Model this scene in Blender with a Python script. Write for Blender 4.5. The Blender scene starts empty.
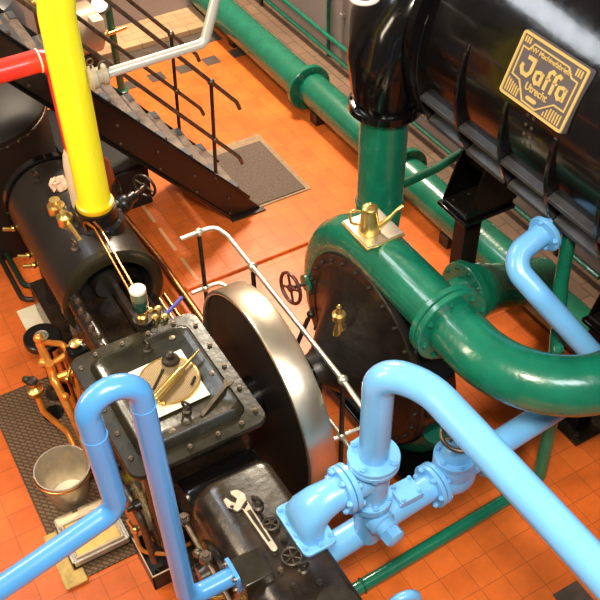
import bpy, bmesh, math, random
from mathutils import Vector, Matrix
random.seed(7)
PI = math.pi
S = bpy.context.scene
COL = S.collection
V = Vector

# ------------------------------------------------------------------ materials
def mat(name, col, rough=.4, metal=0., coat=0., var=0., vscale=6., bump=0., bscale=60., rvar=0., col2=None, spec=.5):
    m = bpy.data.materials.new(name); m.use_nodes = True
    nt = m.node_tree; b = nt.nodes['Principled BSDF']
    b.inputs['Base Color'].default_value = (*col, 1)
    b.inputs['Roughness'].default_value = rough
    b.inputs['Metallic'].default_value = metal
    b.inputs['Coat Weight'].default_value = coat
    b.inputs['Coat Roughness'].default_value = .06
    b.inputs['Specular IOR Level'].default_value = spec
    tc = nt.nodes.new('ShaderNodeTexCoord')
    if var or col2:
        n = nt.nodes.new('ShaderNodeTexNoise'); n.inputs['Scale'].default_value = vscale; n.inputs['Detail'].default_value = 6
        nt.links.new(tc.outputs['Object'], n.inputs['Vector'])
        r = nt.nodes.new('ShaderNodeValToRGB')
        c2 = col2 if col2 else tuple(min(1, c*(1+var)) for c in col)
        c1 = col if col2 else tuple(c*(1-var) for c in col)
        r.color_ramp.elements[0].color = (*c1, 1); r.color_ramp.elements[1].color = (*c2, 1)
        r.color_ramp.elements[0].position = .35; r.color_ramp.elements[1].position = .68
        nt.links.new(n.outputs['Fac'], r.inputs['Fac']); nt.links.new(r.outputs['Color'], b.inputs['Base Color'])
    if rvar:
        n2 = nt.nodes.new('ShaderNodeTexNoise'); n2.inputs['Scale'].default_value = 14; n2.inputs['Detail'].default_value = 5
        nt.links.new(tc.outputs['Object'], n2.inputs['Vector'])
        mr = nt.nodes.new('ShaderNodeMapRange'); mr.inputs[3].default_value = max(0, rough-rvar); mr.inputs[4].default_value = rough+rvar
        nt.links.new(n2.outputs['Fac'], mr.inputs[0]); nt.links.new(mr.outputs[0], b.inputs['Roughness'])
    if bump:
        n3 = nt.nodes.new('ShaderNodeTexNoise'); n3.inputs['Scale'].default_value = bscale; n3.inputs['Detail'].default_value = 3
        nt.links.new(tc.outputs['Object'], n3.inputs['Vector'])
        bp = nt.nodes.new('ShaderNodeBump'); bp.inputs['Strength'].default_value = bump; bp.inputs['Distance'].default_value = .01
        nt.links.new(n3.outputs['Fac'], bp.inputs['Height']); nt.links.new(bp.outputs['Normal'], b.inputs['Normal'])
    return m

M = {}
M['green'] = mat('green gloss paint', (.006, .145, .082), .26, coat=.4, var=.12, vscale=9, bump=.12, bscale=45, rvar=.07)
M['green_dark'] = mat('dark green paint', (.006, .10, .05), .3, coat=.4, var=.15)
M['sky'] = mat('sky blue paint', (.17, .47, .86), .3, coat=.4, var=.05, bump=.05, bscale=30)
M['blue'] = mat('blue paint', (.075, .29, .66), .3, coat=.5, var=.05)
M['yellow'] = mat('yellow paint', (1., .93, .02), .35, coat=.3)
M['red'] = mat('red paint', (.85, .03, .018), .33, coat=.3)
M['black'] = mat('black gloss paint', (.0035, .003, .003), .17, coat=.2, bump=.22, bscale=6, rvar=.08, spec=.45)
M['blackm'] = mat('black worn paint', (.008, .006, .005), .33, bump=.15, bscale=25, rvar=.1, spec=.45)
M['oily'] = mat('oily blackened paint', (.010, .008, .004), .30, coat=.05, bump=.16, bscale=22, rvar=.1, col2=(.026, .021, .010), spec=.45)
M['brownblack'] = mat('brown black gloss paint', (.010, .006, .004), .27, coat=.1, bump=.14, bscale=18, rvar=.12, col2=(.030, .018, .010), vscale=9)
M['ledgesheen'] = mat('worn black paint with sky sheen', (.045, .044, .046), .36, .25, var=.25, vscale=25)  # worn black, lightened to paint in the sky reflection on the ledges
M['sootblack'] = mat('matt sooty black paint', (.012, .009, .007), .55, spec=.3)
M['lag'] = mat('grey brown lagging sheet', (.017, .013, .010), .36, coat=.1, var=.2, vscale=4, rvar=.08)
M['cover'] = mat('brown black cover plate', (.014, .010, .008), .38, var=.3, vscale=10, bump=.25, bscale=30)
M['steel'] = mat('bright steel', (.74, .63, .49), .33, .95, rvar=.05, var=.06)
M['rail'] = mat('polished rail steel', (.78, .70, .57), .32, .85)
M['iron'] = mat('dull iron', (.16, .12, .085), .42, .8, var=.3, vscale=30)
M['darkiron'] = mat('dark iron', (.05, .038, .028), .4, .6, var=.3, vscale=20)
M['wrench'] = mat('worn chrome steel', (.62, .52, .40), .42, .7, var=.15, vscale=40)
M['brass'] = mat('polished brass', (.90, .62, .20), .28, .9, var=.1, vscale=20)
M['brassd'] = mat('dull brass', (.72, .47, .14), .34, 1., var=.15, vscale=20)
M['copper'] = mat('copper pipe', (.62, .25, .09), .3, 1., var=.15, vscale=14)
M['orange'] = mat('orange varnished brass', (.80, .30, .05), .32, .55, coat=.3, var=.2, vscale=20)
M['silver'] = mat('aluminium paint', (.66, .62, .56), .28, .35, coat=.3)
M['cream'] = mat('cream lagging', (.72, .56, .38), .55, var=.1)
M['zinc'] = mat('galvanised zinc', (.60, .52, .40), .36, .75, var=.12, vscale=22)
M['paper'] = mat('white paper', (.82, .76, .62), .6, var=.05, vscale=12)
M['board'] = mat('stained cream board', (.78, .66, .45), .6, col2=(.86, .78, .60), vscale=10)
M['plaster'] = mat('mauve grey plaster', (.30, .225, .195), .8, var=.12, vscale=1.6, bump=.1, bscale=30)
M['grey'] = mat('grey mat', (.12, .08, .058), .9, var=.25, vscale=70, bump=.3, bscale=140)
M['matedge'] = mat('mat border', (.30, .19, .105), .85, var=.15, vscale=30)
M['tread'] = mat('worn stair plate', (.085, .056, .038), .5, .3, col2=(.165, .112, .078), vscale=16, bump=.4, bscale=120)
M['oilbox'] = mat('oily ochre tray', (.78, .46, .09), .4, coat=.3, col2=(.88, .62, .20), vscale=14)
M['ochre'] = mat('ochre slab', (.62, .40, .12), .6, var=.2, vscale=20)
M['motor'] = mat('red brown paint', (.28, .06, .02), .35, coat=.3)
M['beige'] = mat('beige enamel', (.36, .25, .16), .4, coat=.3, var=.08)
M['stone'] = mat('grey cream fitting', (.42, .35, .25), .45, var=.1)
M['rag'] = mat('pink beige cloth', (.75, .50, .36), .9)
M['white'] = mat('white enamel', (.85, .80, .76), .3, coat=.3)
M['glassy'] = mat('green oil glass', (.02, .07, .045), .08, coat=1.)
M['clear'] = mat('pale glass', (.13, .14, .085), .08, coat=1.)
M['darktile'] = mat('dark grey tile', (.085, .06, .045), .45, var=.2, vscale=12)
M['bluegrey'] = mat('blue grey tank paint', (.045, .048, .055), .3, coat=.3)
M['platebg'] = mat('grey lacquer', (.10, .08, .085), .45, var=.05)
M['plategold'] = mat('pale gold relief', (.66, .45, .15), .45, .2)
M['redrim'] = mat('dark red iron', (.10, .022, .012), .4, coat=.2)

def brick_mat(name, c1, c2, cm, bw, rh, mortar, rough, off=0., scale=1., noise=.25, bump=.25, rot=(0, 0, 0), loc=(0, 0, 0), coat=.0, spec=.5):
    m = bpy.data.materials.new(name); m.use_nodes = True
    nt = m.node_tree; b = nt.nodes['Principled BSDF']; L = nt.links
    tc = nt.nodes.new('ShaderNodeTexCoord'); mp = nt.nodes.new('ShaderNodeMapping')
    mp.inputs['Rotation'].default_value = rot; mp.inputs['Location'].default_value = loc
    L.new(tc.outputs['Object'], mp.inputs['Vector'])
    br = nt.nodes.new('ShaderNodeTexBrick'); br.offset = off; br.squash = 1.
    br.inputs['Color1'].default_value = (*c1, 1); br.inputs['Color2'].default_value = (*c2, 1); br.inputs['Mortar'].default_value = (*cm, 1)
    br.inputs['Scale'].default_value = scale; br.inputs['Mortar Size'].default_value = mortar
    br.inputs['Brick Width'].default_value = bw; br.inputs['Row Height'].default_value = rh; br.inputs['Mortar Smooth'].default_value = .3
    L.new(mp.outputs['Vector'], br.inputs['Vector'])
    n = nt.nodes.new('ShaderNodeTexNoise'); n.inputs['Scale'].default_value = 3.2; n.inputs['Detail'].default_value = 7; n.inputs['Roughness'].default_value = .65
    L.new(tc.outputs['Object'], n.inputs['Vector'])
    mr = nt.nodes.new('ShaderNodeMapRange'); mr.inputs[1].default_value = .3; mr.inputs[2].default_value = .7; mr.inputs[3].default_value = 1-noise; mr.inputs[4].default_value = 1+noise*.5
    L.new(n.outputs['Fac'], mr.inputs[0])
    mx = nt.nodes.new('ShaderNodeVectorMath'); mx.operation = 'SCALE'
    L.new(br.outputs['Color'], mx.inputs[0]); L.new(mr.outputs[0], mx.inputs['Scale']); L.new(mx.outputs[0], b.inputs['Base Color'])
    b.inputs['Roughness'].default_value = rough; b.inputs['Specular IOR Level'].default_value = spec; b.inputs['Coat Weight'].default_value = coat; b.inputs['Coat Roughness'].default_value = .25
    bp = nt.nodes.new('ShaderNodeBump'); bp.inputs['Strength'].default_value = bump; bp.inputs['Distance'].default_value = .004; bp.invert = True
    L.new(br.outputs['Fac'], bp.inputs['Height']); L.new(bp.outputs['Normal'], b.inputs['Normal'])
    return m
M['floor'] = brick_mat('orange quarry tiles', (.78, .165, .028), (.71, .140, .023), (.46, .10, .022), .15, .15, .0026, .36, noise=.28, coat=.06, spec=.3)
M['brickdark'] = brick_mat('brown brick paving', (.17, .095, .055), (.23, .125, .07), (.09, .055, .035), .22, .10, .006, .7, off=.5, rot=(0, 0, PI/2))
M['ledge'] = brick_mat('sandy brick ledge', (.55, .33, .16), (.46, .26, .13), (.32, .2, .11), .24, .12, .006, .7, off=.5)

def chequer_mat():
    m = mat('chequered iron plate', (.19, .105, .05), .5, .2, var=.25, vscale=9)
    nt = m.node_tree; b = nt.nodes['Principled BSDF']; L = nt.links
    tc = nt.nodes.new('ShaderNodeTexCoord'); mp = nt.nodes.new('ShaderNodeMapping'); mp.inputs['Rotation'].default_value = (0, 0, PI/4)
    L.new(tc.outputs['Object'], mp.inputs['Vector'])
    ck = nt.nodes.new('ShaderNodeTexBrick'); ck.offset = .5; ck.inputs['Scale'].default_value = 1; ck.inputs['Brick Width'].default_value = .044
    ck.inputs['Row Height'].default_value = .022; ck.inputs['Mortar Size'].default_value = .005
    L.new(mp.outputs['Vector'], ck.inputs['Vector'])
    bp = nt.nodes.new('ShaderNodeBump'); bp.inputs['Strength'].default_value = 1.; bp.inputs['Distance'].default_value = .012; bp.invert = True
    ck.inputs['Color1'].default_value = (.20, .115, .055, 1); ck.inputs['Color2'].default_value = (.25, .145, .07, 1); ck.inputs['Mortar'].default_value = (.085, .048, .026, 1)
    L.new(ck.outputs['Color'], b.inputs['Base Color'])
    L.new(ck.outputs['Fac'], bp.inputs['Height']); L.new(bp.outputs['Normal'], b.inputs['Normal'])
    return m
M['chequer'] = chequer_mat()

def mesh_mat():
    m = mat('wire gauze', (.42, .30, .16), .5, .5)
    nt = m.node_tree; b = nt.nodes['Principled BSDF']; L = nt.links
    tc = nt.nodes.new('ShaderNodeTexCoord')
    ck = nt.nodes.new('ShaderNodeTexBrick'); ck.offset = 0; ck.inputs['Scale'].default_value = 1; ck.inputs['Brick Width'].default_value = .008
    ck.inputs['Row Height'].default_value = .008; ck.inputs['Mortar Size'].default_value = .0016
    ck.inputs['Color1'].default_value = (.13, .08, .04, 1); ck.inputs['Color2'].default_value = (.16, .10, .05, 1); ck.inputs['Mortar'].default_value = (.34, .24, .12, 1)
    L.new(tc.outputs['Object'], ck.inputs['Vector']); L.new(ck.outputs['Color'], b.inputs['Base Color'])
    return m
M['gauze'] = mesh_mat()

# ------------------------------------------------------------------ mesh helpers
def fillet(pts, rad, n=8):
    pts = [V(p) for p in pts]
    if not isinstance(rad, (list, tuple)): rad = [rad]*(len(pts)-2)
    out = [pts[0]]
    for i in range(1, len(pts)-1):
        p, a, b = pts[i], (pts[i-1]-pts[i]), (pts[i+1]-pts[i])
        la, lb = a.length, b.length; a.normalize(); b.normalize()
        ang = a.angle(b)
        if ang > PI-.02 or rad[i-1] <= 0: out.append(p); continue
        d = min(rad[i-1]/math.tan(ang/2), la*(.97 if i == 1 else .499), lb*(.97 if i == len(pts)-2 else .499)); r = d*math.tan(ang/2)
        c = p+(a+b).normalized()*(r/math.sin(ang/2))
        s, e = p+a*d-c, p+b*d-c
        tot = s.angle(e); ax = s.cross(e).normalized()
        k = max(2, int(n*tot/(PI/2))+1)
        for j in range(k+1): out.append(c+Matrix.Rotation(tot*j/k, 3, ax) @ s)
    out.append(pts[-1]); return out

def frame(ax):
    ax = V(ax).normalized(); t = V((0, 0, 1)) if abs(ax.z) < .9 else V((0, 1, 0))
    u = t.cross(ax).normalized(); return u, ax.cross(u).normalized(), ax

class MB:
    def __init__(s): s.bm = bmesh.new()
    def _ring(s, c, u, v, r, n, ph=0): return [s.bm.verts.new(c+u*math.cos(ph+2*PI*k/n)*r+v*math.sin(ph+2*PI*k/n)*r) for k in range(n)]
    def _bridge(s, a, b):
        n = len(a)
        for k in range(n): s.bm.faces.new((a[k], a[(k+1) % n], b[(k+1) % n], b[k]))
    def tube(s, pts, r, n=18, caps=True, closed=False):
        pts = [V(p) for p in pts]; N = len(pts)
        rr = r if isinstance(r, (list, tuple)) else [r]*N
        tang = []
        for i in range(N):
            a = pts[(i-1) % N] if (closed or i > 0) else pts[i]; b = pts[(i+1) % N] if (closed or i < N-1) else pts[i]
            tang.append((b-a).normalized())
        u, v, _ = frame(tang[0]); rings = []; pt = tang[0]
        for i in range(N):
            q = pt.rotation_difference(tang[i]); u = q @ u; v = q @ v; pt = tang[i]
            rings.append(s._ring(pts[i], u, v, rr[i], n))
        for i in range(N-1): s._bridge(rings[i], rings[i+1])
        if closed: s._bridge(rings[-1], rings[0])
        elif caps: s.bm.faces.new(rings[0][::-1]); s.bm.faces.new(rings[-1])
        return s
    def cyl(s, a, b, r, r2=None, n=28):
        a, b = V(a), V(b); return s.lathe(a, b-a, [(r, 0), (r if r2 is None else r2, (b-a).length)], n)
    def lathe(s, base, axis, prof, n=32, caps=True, ph=0):
        base = V(base); u, v, w = frame(axis); rings = []
        for r, h in prof: rings.append(s._ring(base+w*h, u, v, max(r, 1e-4), n, ph))
        for i in range(len(rings)-1): s._bridge(rings[i], rings[i+1])
        if caps: s.bm.faces.new(rings[0][::-1]); s.bm.faces.new(rings[-1])
        return s
    def torus(s, c, axis, R, r, n=28, m=10):
        c = V(c); u, v, w = frame(axis)
        return s.tube([c+u*math.cos(2*PI*k/n)*R+v*math.sin(2*PI*k/n)*R for k in range(n)], r, m, closed=True)
    def sphere(s, c, r, sc=(1, 1, 1), n=16):
        res = bmesh.ops.create_uvsphere(s.bm, u_segments=n, v_segments=max(6, n//2+2), radius=r)
        for vv in res['verts']: vv.co = V(c)+V((vv.co.x*sc[0], vv.co.y*sc[1], vv.co.z*sc[2]))
        return s
    def box(s, lo, hi):
        x0, y0, z0 = lo; x1, y1, z1 = hi
        return s.prism([(x0, y0, z0), (x1, y0, z0), (x1, y1, z0), (x0, y1, z0)], (0, 0, z1-z0))
    def obox(s, c, size, rz=0, rot=None):
        R = rot if rot else Matrix.Rotation(rz, 3, 'Z'); h = V(size)/2
        b = [V(c)+R @ V((sx*h.x, sy*h.y, -h.z)) for sx, sy in ((-1, -1), (1, -1), (1, 1), (-1, 1))]
        return s.prism(b, R @ V((0, 0, size[2])))
    def prism(s, poly, ext, taper=None):
        ext = V(ext); a = [s.bm.verts.new(V(p)) for p in poly]
        if taper is None: b = [s.bm.verts.new(V(p)+ext) for p in poly]
        else:
            c = sum((V(p) for p in poly), V())/len(poly); b = [s.bm.verts.new(c+(V(p)-c)*taper+ext) for p in poly]
        s.bm.faces.new(a[::-1]); s.bm.faces.new(b); s._bridge(a, b); return s
    def loft(s, rings, caps=True):
        R = [[s.bm.verts.new(V(p)) for p in r] for r in rings]
        for i in range(len(R)-1): s._bridge(R[i], R[i+1])
        if caps: s.bm.faces.new(R[0][::-1]); s.bm.faces.new(R[-1])
        return s
    def hexa(s, base, axis, r, h, dome=True):
        s.lathe(base, axis, [(r, 0), (r, h*.8), (r*.8, h)], 6)
        if dome: s.lathe(V(base)+V(axis).normalized()*h, axis, [(r*.55, 0), (r*.5, h*.35)], 10)
        return s
    def mesh(s, name, m, sharp=35):
        bmesh.ops.recalc_face_normals(s.bm, faces=s.bm.faces[:])
        me = bpy.data.meshes.new(name); s.bm.to_mesh(me); s.bm.free()
        for p in me.polygons: p.use_smooth = True
        me.set_sharp_from_angle(angle=math.radians(sharp)); me.materials.append(m); return me

def wloc(o):
    p = V((0, 0, 0))
    while o: p = p+V(o.location); o = o.parent
    return p
def build(name, mb, m, parent=None, bev=0, seg=2, sharp=35, origin=None, label=None):
    """one mesh object; vertices are given in world metres and stored relative to its origin"""
    bm = mb.bm
    if origin is None:
        if parent is not None: origin = wloc(parent)
        else:
            xs = [v.co for v in bm.verts]
            origin = V((sum(p.x for p in xs)/len(xs), sum(p.y for p in xs)/len(xs), min(p.z for p in xs)))
    origin = V(origin)
    for v in bm.verts: v.co -= origin
    o = bpy.data.objects.new(name, mb.mesh(name, m, sharp)); COL.objects.link(o)
    if parent is not None: o.parent = parent; o.location = origin-wloc(parent)
    else: o.location = origin
    if bev:
        md = o.modifiers.new('edge', 'BEVEL'); md.width = bev; md.segments = seg; md.limit_method = 'ANGLE'; md.angle_limit = math.radians(40); md.harden_normals = False
    if label: o['label'] = label
    return o
def tag(o, label, cat, group=None, kind=None):
    o['label'] = label; o['category'] = cat
    if group: o['group'] = group
    if kind: o['kind'] = kind
    return o
def thing(name, label, cat, loc, group=None):
    o = bpy.data.objects.new(name, None); COL.objects.link(o); o.location = loc; o.empty_display_size = .1
    return tag(o, label, cat, group)
def struct(name, mb, m, bev=0, origin=(0, 0, 0)):
    o = build(name, mb, m, None, bev, origin=origin); o['kind'] = 'structure'; return o
_bolt = {}
def bolt(parent, p, axis, r=.012, h=.012, m='iron', name='bolt'):
    key = (round(r, 4), round(h, 4), m)
    if key not in _bolt: _bolt[key] = MB().hexa((0, 0, 0), (0, 0, 1), r, h).mesh('bolt', M[m])
    o = bpy.data.objects.new(name, _bolt[key]); COL.objects.link(o); o.parent = parent
    o.location = V(p)-wloc(parent); o.rotation_mode = 'QUATERNION'; o.rotation_quaternion = V((0, 0, 1)).rotation_difference(V(axis).normalized())
    return o
def bolts_ring(parent, c, axis, R, k, r=.012, h=.012, m='iron', ph=0):
    u, v, w = frame(axis)
    for j in range(k):
        a = ph+2*PI*j/k; bolt(parent, V(c)+u*math.cos(a)*R+v*math.sin(a)*R, w, r, h, m)
def flange(parent, c, axis, R, t, m, k=8, br=.012, bm='green', name='flange', ph=.2, both=False):
    """flange disc centred on c along axis with a bolt circle"""
    w = V(axis).normalized(); a = V(c)-w*t/2
    f = build(name, MB().lathe(a, w, [(R*.97, 0), (R, t*.12), (R, t*.88), (R*.97, t)], 40), M[m], parent)
    bolts_ring(f, V(c)+w*t/2, w, R*.84, k, br, br*.9, bm, ph)
    if both: bolts_ring(f, V(c)-w*t/2, -w, R*.84, k, br, br*.9, bm, ph)
    return f
def wheel(parent, c, axis, R, r, m, spokes=4, name='hand_wheel', hub=.25, ph=.4):
    u, v, w = frame(axis); c = V(c); mb = MB().torus(c, axis, R, r, 36, 10)
    for k in range(spokes):
        a = ph+2*PI*k/spokes; d = u*math.cos(a)+v*math.sin(a)
        mb.cyl(c+d*R*.1, c+d*R*.98, r*.75, r*.65, 10)
    mb.lathe(c-w*r*1.2, w, [(R*hub*.8, 0), (R*hub, r*.4), (R*hub, r*2), (R*hub*.6, r*2.6)], 20)
    return build(name, mb, M[m], parent)

# ------------------------------------------------------------------ setting
f = struct('floor', MB().box((-1.5, -.5, -.1), (4.05, 8.0, 0)), M['floor'])
struct('wall_right', MB().box((4.05, -.5, -.1), (4.25, 8.2, 6.5)), M['plaster'])
struct('wall_back', MB().box((-1.5, 8.0, -.1), (4.05, 8.2, 6.5)), M['plaster'])
struct('trim_1', MB().box((-1.5, 7.58, 0), (3.36, 8.0, .06)), M['ledge'], .008)
struct('trim_2', MB().box((3.62, .2, 0), (4.05, 8.0, .02)), M['brickdark'])
struct('trim_3', MB().box((1.6, 4.405, 0), (3.36, 4.445, .022)), M['floor'], .006)
# dark inlaid tiles of the floor border
mb = MB()
for k in range(-2, 9): mb.box((2.28+.27*k-.07, 6.99, 0), (2.28+.27*k+.07, 7.13, .0025))
mb.box((1.6, 7.36, 0), (3.36, 7.58, .0025))
for x0, y0 in ((2.02, 2.3), (2.24, 1.3)): mb.box((x0, y0, 0), (x0+.3 if x0 < 2.1 else x0+.16, y0+.14, .0025))
struct('trim_4', mb, M['darktile'])
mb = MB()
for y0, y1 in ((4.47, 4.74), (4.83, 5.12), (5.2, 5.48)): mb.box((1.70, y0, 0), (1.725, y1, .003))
struct('painted_light_strips', mb, mat('painted light strip', (.72, .36, .16), .5))  # reflected light slits on the floor, painted as pale strips

# ------------------------------------------------------------------ stairs
SY0, SY1 = 4.95, 5.62
def stz(x): return .158+(2.339-x)*1.205
st = thing('staircase', 'steep black iron staircase with worn plate treads rising over the dark tank', 'staircase', (2.3, 5.28, 0))
for yy in (SY0, SY1):
    x1 = -.6
    poly = [(2.45, yy-.012, 0), (2.20, yy-.012, 0), (x1, yy-.012, stz(x1)-.36), (x1, yy-.012, stz(x1)), (2.339, yy-.012, .158), (2.45, yy-.012, .02)]
    so = build('stringer', MB().prism(poly, (0, .024, 0)), M['blackm'], st, .004)
    if yy == SY0:
        mb = MB().tube([(2.36, yy-.02, .15), (x1, yy-.02, stz(x1)-.008)], .014, 8)
        mb.tube([(2.2, yy-.02, .03), (x1, yy-.02, stz(x1)-.345)], .014, 8); build('edge_bar', mb, M['black'], so)
        for k in range(9):
            x = 2.2-.24*k; bolt(so, (x, yy-.013, stz(x)-.12), (0, -1, 0), .011, .008, 'iron'); bolt(so, (x, yy-.013, stz(x)-.26), (0, -1, 0), .011, .008, 'iron')
for k in range(14):
    x = 2.27-.166*k; z = stz(x)+.005
    mb = MB().box((x-.17, SY0+.013, z-.012), (x+.035, SY1-.013, z)).box((x+.028, SY0+.013, z-.055), (x+.035, SY1-.013, z))
    to = build('tread', mb, M['tread'], st, .003)
    mb = MB().box((x-.075, SY0+.02, z), (x-.028, SY1-.02, z+.004)).box((x-.006, SY0+.02, z), (x+.034, SY0+.12, z+.004)).box((x-.006, SY1-.12, z), (x+.034, SY1-.02, z+.004))
    build('tread_shade_strip', mb, M['bluegrey'], to)  # blue-grey strips paint in dark reflections and shadows across the treads
sl = (V((-1, 0, 1.205))).normalized()
for nm, yy, xb, xj, zj, zm in (('near', SY0, 2.123, 2.152, 1.165, .72), ('far', SY1, 2.15, 2.175, 1.19, .74)):
    hr = build('handrail_post', MB().tube([(xb, yy, stz(xb)-.06), (xj, yy, zj)], .013, 10), M['darkiron'], st)
    for p, r_ in (((xj, yy, zj), .025), (((xb+xj)/2+.005, yy, zm), .022), ((xb, yy, stz(xb)), .022)): build('ball_joint', MB().sphere(p, r_), M['iron'], hr)
    xb2 = .9; build('handrail_post', MB().tube([(xb2, yy, stz(xb2)-.06), (xb2+.03, yy, zj+(xj-xb2)*1.205)], .013, 10), M['darkiron'], st)
    for z0, xx in ((zj, xj), (zm, (xb+xj)/2+.005)):
        a = V((xx, yy, z0)); end = a-sl*.27
        pts = fillet([a+sl*4.2, end, end+V((.02, 0, -.06))], .03)
        build('handrail', MB().tube(pts, .014, 12), M['iron'], st)

# door mat at the foot of the stairs
mt = thing('door_mat', 'grey door mat with pale border at the foot of the iron staircase', 'mat', (2.66, 5.37, 0))
build('border', MB().box((2.42, 4.95, 0), (2.90, 5.80, .008)), M['matedge'], mt, .003)
build('pile', MB().box((2.42, 4.97, .008), (2.86, 5.70, .016)), M['grey'], mt, .004)
tag(build('floor_plate', MB().box((2.20, 4.90, 0), (2.48, 4.95, .012)), M['darkiron'], None, .002), 'small dark iron floor plate under the staircase foot', 'plate')

# ------------------------------------------------------------------ back corner
tk = thing('vertical_tank', 'large dark round tank standing under the staircase', 'tank', (.85, 5.75, 0))
build('shell', MB().lathe((.72, 5.9, 0), (0, 0, 1), [(.55, 0), (.55, .92), (.48, .99), (.2, 1.04), (.02, 1.05)], 48), M['sootblack'], tk)
rg = build('riveted_seam', MB().torus((.72, 5.9, .88), (0, 0, 1), .552, .008, 48, 8), M['darkiron'], tk)
for k in range(30):
    a = -PI+PI*k/29*1.4-.3; bolt(rg, (.72+.558*math.cos(a), 5.9+.558*math.sin(a), .88), (math.cos(a), math.sin(a), 0), .010, .008, 'iron', 'rivet')
ct = thing('drain_tap', 'copper drain tap on the front of the dark tank', 'tap', (.92, 5.36, .45))
build('tap_body', MB().tube(fillet([(.90, 5.40, .50), (.90, 5.29, .50), (.90, 5.27, .36)], .03), .02, 12), M['copper'], ct)
build('tap_key', MB().cyl((.90, 5.31, .50), (.90, 5.31, .57), .012).tube([(.86, 5.31, .57), (.94, 5.31, .57)], .009, 8), M['iron'], ct)

pb = thing('added_stair_infill', 'added dark low plinth under the middle of the staircase', 'infill', (1.5, 5.7, 0))  # black block added to darken the floor under the stairs
build('block', MB().box((1.285, 5.42, 0), (1.80, 6.5, .34)), M['sootblack'], pb, .012)
build('added_block_top', MB().box((1.30, 5.44, .34), (1.78, 6.48, .36)), M['sootblack'], pb, .004)
bt = thing('blue_grey_vessel', 'blue grey domed vessel behind the top of the staircase', 'vessel', (1.1, 7.0, 0))
build('shell', MB().lathe((1.15, 7.0, 0), (0, 0, 1), [(.36, 0), (.36, .95), (.30, 1.1), (.16, 1.18), (.02, 1.2)], 40), M['bluegrey'], bt)
build('band', MB().torus((1.15, 7.0, .6), (0, 0, 1), .362, .014, 40, 8), M['darkiron'], bt)
pp = thing('copper_feed_pipe', 'slender copper pipe with brass cock beside the blue grey vessel', 'pipe', (1.55, 6.8, 0))
build('pipe', MB().tube([(1.52, 6.6, 0), (1.52, 6.6, 1.7)], .022, 12), M['copper'], pp)
build('cock', MB().sphere((1.52, 6.6, 1.18), .045).cyl((1.52, 6.52, 1.18), (1.52, 6.68, 1.18), .025), M['brass'], pp)
mo = thing('beige_motor', 'beige horizontal drum shaped motor near the wall beyond the yellow pipe', 'motor', (1.85, 6.95, 0))
build('drum', MB().lathe((1.6, 6.75, .78), (1, .1, 0), [(.16, 0), (.2, .02), (.2, .38), (.16, .41), (.06, .43)], 36), M['beige'], mo)
build('stand', MB().box((1.68, 6.64, 0), (1.94, 6.9, .62)), M['darkiron'], mo, .01)
build('terminal_box', MB().box((1.9, 6.5, .86), (1.99, 6.62, .96)), M['cream'], mo, .006)
gp = thing('green_pole', 'dark green pole with round gauge behind the staircase', 'pole', (2.19, 6.99, 0))
build('pole', MB().cyl((2.19, 6.99, 0), (2.19, 6.99, 2.6), .032), M['green_dark'], gp)
build('foot', MB().lathe((2.19, 6.99, 0), (0, 0, 1), [(.06, 0), (.06, .02), (.035, .03)], 20), M['green_dark'], gp)
gg = build('gauge', MB().lathe((2.085, 6.84, .90), (-.35, -.62, .7), [(.075, 0), (.08, .01), (.08, .03), (.07, .035)], 28), M['darkiron'], gp)
build('dial', MB().lathe(V((2.085, 6.84, .90))+V((-.35, -.62, .7))*.035, (-.35, -.62, .7), [(.068, 0), (.067, .003)], 28), M['white'], gg)
build('stop_cock', MB().cyl((2.02, 6.9, .6), (2.3, 6.95, .6), .016).sphere((2.1, 6.91, .6), .035).cyl((2.1, 6.91, .6), (2.1, 6.91, .72), .012), M['brassd'], gp)

# wall rails and conduits
wr = thing('wall_rail', 'twin green rail low along the right hand wall', 'rail', (3.95, 6, 0))
for z in (.12, .27): build('rail', MB().tube([(3.97, 3.0, z), (3.97, 7.97, z)], .02, 10), M['green'], wr)
for y in (3.4, 5.4, 7.72): build('bracket', MB().box((3.955, y-.015, 0.02), (3.985, y+.015, .29)), M['darkiron'], wr)
cd = thing('green_conduit', 'thin green conduit running up the plaster wall', 'conduit', (4.03, 6.6, .3))
build('tube', MB().cyl((4.025, 6.55, .02), (4.025, 6.55, 3), .018, n=10), M['green_dark'], cd)
build('saddle', MB().box((4.0, 6.52, .62), (4.05, 6.58, .66)).box((4.0, 6.52, 1.2), (4.05, 6.58, 1.24)), M['green_dark'], cd)
cd = thing('grey_conduit', 'thin grey conduit on the plaster wall beside the black elbow', 'conduit', (4.03, 6.33, .3))
build('tube', MB().cyl((4.03, 6.33, .02), (4.03, 6.33, 3), .013, n=10), M['plaster'], cd)
build('saddle', MB().box((4.01, 6.31, .5), (4.05, 6.35, .53)).box((4.01, 6.31, .95), (4.05, 6.35, .98)), M['plaster'], cd)

# ------------------------------------------------------------------ big green floor pipe
G = M['green']
gpz = .20
bp = thing('green_floor_pipe', 'long thick green pipe lying along the wall with one bolted flange', 'pipe', (3.47, 5.9, 0))
build('pipe_length', MB().cyl((3.47, 1.0, gpz), (3.47, 5.93, gpz), .136, n=40), G, bp)
build('pipe_length', MB().cyl((3.44, 5.93, gpz), (3.44, 7.99, gpz), .142, n=40), G, bp)
flange(bp, (3.455, 5.93, gpz), (0, -1, 0), .195, .05, 'green', 10, .014, 'green_dark')
for y in (3.9, 5.7, 7.2): build('saddle', MB().box((3.36, y-.05, 0), (3.56, y+.05, .10)), M['darkiron'], bp, .005)
flange(bp, (3.47, 4.55, gpz), (0, -1, 0), .19, .05, 'green', 10, .014, 'green_dark')

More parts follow.
